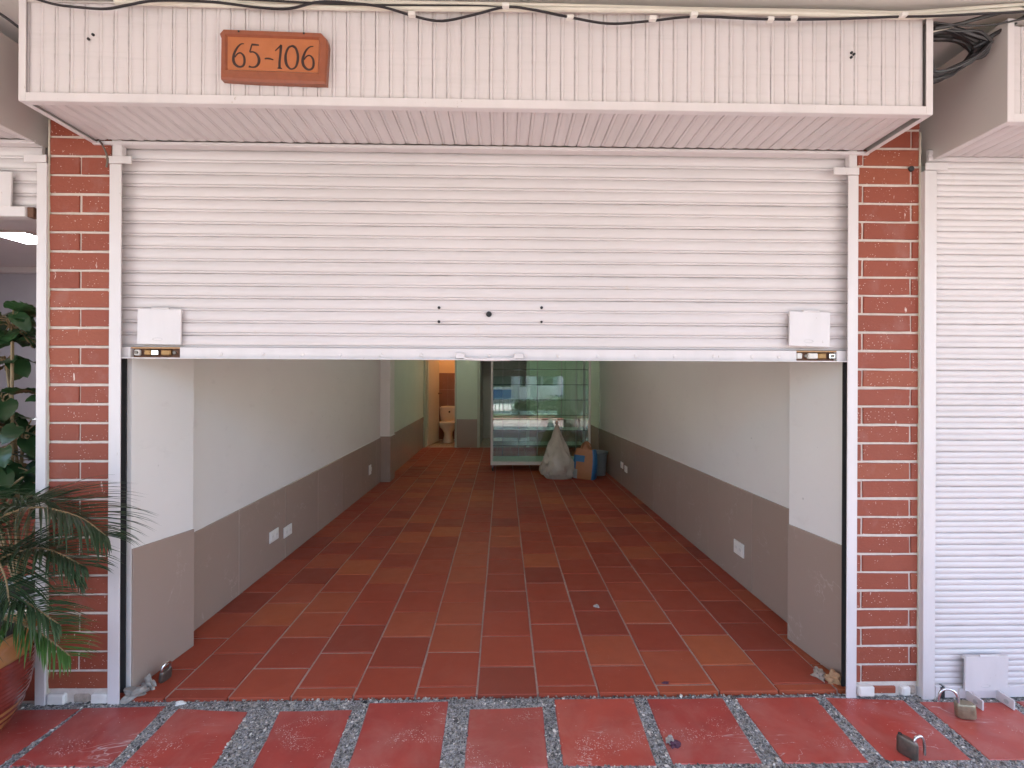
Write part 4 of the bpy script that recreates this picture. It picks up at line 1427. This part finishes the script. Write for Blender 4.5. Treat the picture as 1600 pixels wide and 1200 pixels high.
# dust ridge of cement along the wall foot
# ------------------------------------------------------------------ plants
fp = thing("flower_pot", "glazed orange and red striped pot holding the palm", "pot", (-1.955, -.20, -.01))
px, py = -1.955, -.20
prof = [(.001, 0), (.135, 0), (.155, .02), (.185, .07), (.205, .14), (.215, .21), (.217, .27), (.213, .32), (.222, .335), (.228, .355), (.222, .372), (.208, .374), (.198, .355), (.195, .33), (.001, .325)]
m_ = MB()
m_.lathe(prof, 48, (px, py, -.01), cap0=False, cap1=False)
m_.build("pot_body", M["terracotta"], fp, smooth=40)


def potR(z):
    for (r0, z0), (r1, z1) in zip(prof[1:], prof[2:]):
        if z0 <= z <= z1 and z1 > z0:
            return r0 + (r1 - r0) * (z - z0) / (z1 - z0)
    return .2


zs = [.115 + k * .0155 for k in range(11)]
band = [(potR(.105) + .0015, .105)]
for z in zs:
    band += [(potR(z) + .0012, z), (potR(z + .005) + .004, z + .005), (potR(z + .010) + .004, z + .010)]
MB().lathe(band, 48, (px, py, -.01), cap0=False, cap1=False).build("red_band", M["potred"], fp, smooth=60)
for z in (.08, .055):
    MB().lathe([(potR(z) + .001, z), (potR(z + .006) + .004, z + .006), (potR(z + .012) + .001, z + .012)], 48, (px, py, -.01), cap0=False, cap1=False).build("ring_band", M["potred"], fp, smooth=60)
MB().lathe([(.001, .336), (.12, .338), (.1945, .332)], 32, (px, py, -.01), cap0=False, cap1=False).build("soil", M["soil"], fp, smooth=True)


def frond(parent, pts, L0, n=34, mat="leaf", seed=0, droop=.5, w=.0047, start=.22):
    rr = random.Random(seed)
    P = smoothpath(pts, 12)
    N = len(P) - 1
    rach = MB()
    rach.tube(P, [.0055 * (1 - .8 * i / N) + .001 for i in range(N + 1)], 6)
    lf = MB()
    n = int(n * 1.35)
    for k in range(n):
        t = start + (1 - start) * (k / (n - 1))
        f = t * N
        i = min(int(f), N - 1)
        p = P[i].lerp(P[i + 1], f - i)
        d = (P[min(i + 2, N)] - P[max(i - 1, 0)]).normalized()
        side = d.cross(up)
        side = side.normalized() if side.length > .05 else Vector((1, 0, 0))
        upl = side.cross(d)
        s_len = L0 * (math.sin(math.pi * min(1, .18 + .72 * (t - start) / (1 - start)))) * rr.uniform(.85, 1.1)
        fwd = .45 + .75 * (t - start) / (1 - start)
        for sg in (-1, 1):
            q = p.copy()
            dirv = (d * fwd + side * sg * rr.uniform(.75, 1.0) + upl * rr.uniform(.15, .45)).normalized()
            seg = 6
            ring = []
            ws = w * rr.uniform(.8, 1.15)
            for j in range(seg + 1):
                u = j / seg
                ww = ws * (.35 + 2.2 * u if u < .25 else 1.0 * (1 - ((u - .25) / .75) ** 1.7) * .92 + .03)
                bn_ = dirv.cross(up)
                bn_ = bn_.normalized() if bn_.length > .05 else side
                nn = bn_.cross(dirv).normalized()
                ring.append((q - bn_ * ww + nn * ww * .35, q - nn * ww * .15, q + bn_ * ww + nn * ww * .35))
                q = q + dirv * (s_len / seg)
                dirv = (dirv + Vector((0, 0, -droop * rr.uniform(.7, 1.25) / seg * (1 + 1.5 * u)))).normalized()
            vs = [v for r3 in ring for v in r3]
            fs = []
            for j in range(seg):
                fs += [(j * 3, j * 3 + 1, j * 3 + 4, j * 3 + 3), (j * 3 + 1, j * 3 + 2, j * 3 + 5, j * 3 + 4)]
            lf.add(vs, fs)
    fo = rach.build("frond", M["stem"], parent, smooth=True)
    lo = lf.build("leaflets", M[mat], fo, smooth=True)
    return fo


palm = thing("palm_plant", "feathery dark green palm arching out of the striped pot across the brick pillar", "plant", (px, py, .33))
B0 = Vector((px, py, .33))
FR = [
    ([(0, 0, 0), (.04, -.01, .24), (.15, -.02, .42), (.32, -.04, .50), (.49, -.05, .475), (.60, -.06, .41)], .30, 44, "leaf", .55),
    ([(0, 0, 0), (.05, .02, .17), (.16, .02, .30), (.33, 0, .345), (.49, -.02, .29)], .27, 40, "leaf", .6),
    ([(0, 0, 0), (.08, -.03, .13), (.19, -.05, .20), (.32, -.07, .20), (.46, -.08, .12)], .24, 36, "leaf", .5),
    ([(0, 0, 0), (.10, -.02, .09), (.22, -.04, .12), (.36, -.05, .08), (.48, -.06, .0)], .20, 32, "leafbright", .4),
    ([(0, 0, 0), (.02, -.05, .28), (.08, -.10, .45), (.17, -.16, .52), (.25, -.21, .46)], .26, 36, "leaf", .9),
    ([(0, 0, 0), (.03, .04, .26), (.10, .09, .42), (.20, .12, .48), (.30, .14, .42)], .26, 36, "leaf", .9),
    ([(0, 0, 0), (-.02, -.03, .30), (-.02, -.08, .48), (.02, -.15, .56), (.08, -.22, .52)], .26, 34, "leaf", .9),
    ([(0, 0, 0), (.07, -.07, .14), (.15, -.15, .20), (.22, -.22, .17), (.27, -.27, .07)], .24, 30, "leaf", .8),
    ([(0, 0, 0), (.06, .05, .18), (.13, .10, .27), (.22, .14, .27), (.30, .17, .18)], .24, 30, "leaf", .8),
    ([(0, 0, 0), (-.05, .0, .3), (-.14, -.03, .48), (-.28, -.06, .55), (-.42, -.08, .48)], .26, 30, "leaf", .8),
    ([(0, 0, 0), (-.05, .05, .25), (-.12, .12, .40), (-.2, .2, .44), (-.28, .27, .36)], .26, 30, "leaf", .8),
    ([(0, 0, 0), (.03, -.02, .20), (.10, -.04, .36), (.20, -.07, .40), (.30, -.10, .30), (.34, -.12, .2)], .24, 36, "leaf", .9),
]
for i, (pts, L0, n, mt, dr) in enumerate(FR):
    frond(palm, [B0 + Vector(p) for p in pts], L0, n, mt, 50 + i, dr)

# leafy plant in the neighbouring shop
pt = thing("planter", "plain white tapered planter just inside the neighbouring shop", "planter", (-2.16, .24, 0))
MB().lathe([(.001, 0), (.10, 0), (.105, .01), (.15, .33), (.155, .34), (.145, .345), (.135, .32), (.001, .315)], 32, (-2.16, .24, 0), cap0=False, cap1=False).build("planter_body", M["planter"], pt, smooth=40)
MB().lathe([(.001, .326), (.135, .322)], 24, (-2.16, .24, 0), cap0=False, cap1=False).build("soil", M["soil"], pt)
lp = thing("leafy_plant", "tall plant with big glossy round leaves just inside the neighbouring shop", "plant", (-2.16, .24, .32))


def leaf_mesh(w, l, fold=.25, curl=.3):
    m_ = MB()
    n = 10
    rings = []
    for i in range(n + 1):
        u = i / n
        ww = w * (math.sin(math.pi * min(1, .09 + .91 * u)) ** .62) * (1 - .25 * u)
        y = l * u
        z = -curl * l * u * u
        row = []
        for s in (-1, -.66, -.33, 0, .33, .66, 1):
            rip = .004 * math.sin(u * 26 + abs(s) * 2.5) * abs(s) * (w / .06)
            back = -.22 * l * abs(s) ** 2 * (1 - u) * .6
            row.append((ww * s, y + back, z + fold * ww * abs(s) * .7 + rip))
        rings.append(row)
    m_.loft(rings, False)
    return m_.mesh("leaf", M["bigleaf"], smooth=True)


LM = [leaf_mesh(.044, .095, .3, .35), leaf_mesh(.036, .08, .2, .5), leaf_mesh(.050, .105, .35, .25)]
stemB = Vector((-2.16, .24, .32))
clusters = [((-2.20, .25, 1.50), 24, .14), ((-2.28, .30, 1.36), 12, .10), ((-2.22, .22, 1.15), 20, .13), ((-2.14, .24, .99), 30, .16), ((-2.20, .20, .87), 30, .16), ((-2.05, .30, 1.20), 5, .06), ((-2.10, .34, .80), 20, .15), ((-2.33, .22, 1.02), 16, .13)]
stems = MB()
for c, nl, rad in clusters:
    c = Vector(c)
    stems.tube(smoothpath([stemB, stemB.lerp(c, .5) + Vector((rnd.uniform(-.05, .05), rnd.uniform(-.05, .05), .05)), c], 6), .006, 6)
    for k in range(nl):
        d = Vector((rnd.uniform(-1, 1), rnd.uniform(-1, .5), rnd.uniform(-.7, .9)))
        p = c + d.normalized() * rad * rnd.uniform(.35, 1)
        stems.tube([c, c.lerp(p, .5) + Vector((0, 0, .02)), p], .0028, 5)
        az = math.atan2(d.y, d.x) - math.pi / 2 + rnd.uniform(-.5, .5)
        put("leaf", rnd.choice(LM), lp, p, (rnd.uniform(-.9, .5), rnd.uniform(-.5, .5), az))
for a, b in (((-2.30, .18, .62), (-2.02, .12, .86)), ((-2.20, .16, .60), (-2.13, .12, .98)), ((-2.16, .14, .58), (-2.06, .13, .80))):
    stems.tube(smoothpath([a, Vector(a).lerp(Vector(b), .5) + Vector((0, -.01, .02)), b], 5), .0045, 6)
stems.build("stems", M["stem"], lp, smooth=True)

# ------------------------------------------------------------------ across the street (mirrored in the glass case)
fe = thing("iron_fence", "low iron fence along the green verge, mirrored in the glass case", "fence", (0, -4.3, 0))
for k in range(-40, 41):
    MB().box(k * .14 - .013, k * .14 + .013, -4.315, -4.29, -.06, .62).build("bar", M["iron"], fe)
MB().box(-5.7, 5.7, -4.318, -4.286, .52, .55).box(-5.7, 5.7, -4.318, -4.286, .05, .08).build("rail", M["iron"], fe)


def tree(label, x, y, h, r, seed):
    rr = random.Random(seed)
    t = thing("street_tree", label, "tree", (x, y, -.1), "trees across the street")
    MB().tube(smoothpath([(x, y, -.1), (x + .05, y, h * .3), (x - .06, y + .05, h * .6)], 6), [.14 - .006 * i for i in range(13)], 10).build("trunk", M["bark"], t, smooth=True)
    m_ = MB()
    for k in range(2600):
        d = Vector((rr.gauss(0, 1), rr.gauss(0, 1), rr.gauss(0, .8))).normalized() * r * rr.uniform(.45, 1) ** .6
        p = Vector((x, y, h * .72)) + d
        a = Vector((rr.uniform(-1, 1), rr.uniform(-1, 1), rr.uniform(-1, 1))).normalized() * .11
        b = a.cross(Vector((rr.uniform(-1, 1), rr.uniform(-1, 1), rr.uniform(-1, 1)))).normalized() * .06
        m_.add([p - a, p + b, p + a, p - b], [(0, 1, 2, 3)])
    m_.build("crown", M["crown"], t)


tree("leafy tree on the verge opposite the shop, thicker of the two crowns", -2.6, -6.4, 4.2, 1.7, 1)
tree("leafy tree on the verge opposite the shop, smaller of the two crowns", 3.4, -6.8, 3.6, 1.35, 2)
bu = thing("verge_bush", "row of low bushes on the verge mirrored in the glass case", "bush", (1.2, -5.2, -.06))
rr = random.Random(4)
m_ = MB()
for cxm, cym, cr in ((.9, -5.2, .5), (1.9, -5.3, .6), (-1.4, -5.1, .42), (3.0, -5.2, .5), (-3.0, -5.3, .55)):
    for k in range(900):
        d = Vector((rr.gauss(0, 1), rr.gauss(0, 1), rr.gauss(0, 1))).normalized() * cr * rr.uniform(.5, 1)
        p = Vector((cxm, cym, cr * .55)) + Vector((d.x, d.y, d.z * .7))
        a = Vector((rr.uniform(-1, 1), rr.uniform(-1, 1), rr.uniform(-1, 1))).normalized() * .06
        b = a.cross(Vector((rr.uniform(-1, 1), rr.uniform(-1, 1), rr.uniform(-1, 1)))).normalized() * .035
        m_.add([p - a, p + b, p + a, p - b], [(0, 1, 2, 3)])
m_.build("foliage", M["crown"], bu)
for x, y, h_, lab in ((.62, -6.9, 1.9, "white square post on the verge mirrored in the glass case, thicker of the two"), (1.30, -6.6, 1.7, "white square post on the verge mirrored in the glass case, slimmer of the two")):
    w_ = .16 if x < 1 else .11
    tag(MB().box(x - w_, x + w_, y - w_, y + w_, -.1, h_, c=.02).build("verge_post", M["postwhite"]), lab, "post", "white posts on the verge")
ho = thing("house", "white house across the street mirrored in the glass case", "house", (0, -18, -.12))
MB().box(-12, 12, -24, -17, -.12, 5.5).build("wall", M["housewall"], ho)
for k in range(-4, 5):
    for z in (.9, 3.3):
        wn = MB().box(k * 2.5 - .6, k * 2.5 + .6, -17.0, -16.93, z, z + 1.3).build("window", M["window"], ho)
        MB().box(k * 2.5 - .68, k * 2.5 + .68, -17.0, -16.9, z - .08, z - .001).build("sill", M["housewall"], wn)
vn = thing("parked_van", "blue and white van parked across the street, mirrored in the glass case", "van", (.1, -9.2, -.12))
prof = [(-1.9, .35), (1.9, .35), (2.05, .55), (2.05, .95), (1.35, 1.15), (.95, 1.75), (-1.85, 1.8), (-1.95, 1.5)]
v0 = [( .1 + x, -9.9, z - .12) for x, z in prof]
v1 = [( .1 + x, -8.4, z - .12) for x, z in prof]
MB().loft([v0, v1], True, True, True).build("body", M["vanwhite"], vn)
MB().box(-.6, .55, -8.395, -8.38, .45, .85).build("side_stripe", M["vanblue"], vn)
MB().box(-1.5, 1.1, -8.395, -8.375, .98, 1.50).build("side_window", M["window"], vn)
for x in (-1.1, 1.4):
    w = MB().cyl((x, -8.5, .2), (x, -8.33, .2), .32, 20).build("wheel", M["rubberwheel"], vn)
    MB().cyl((x, -8.329, .2), (x, -8.32, .2), .18, 16).build("rim", M["chrome"], w)
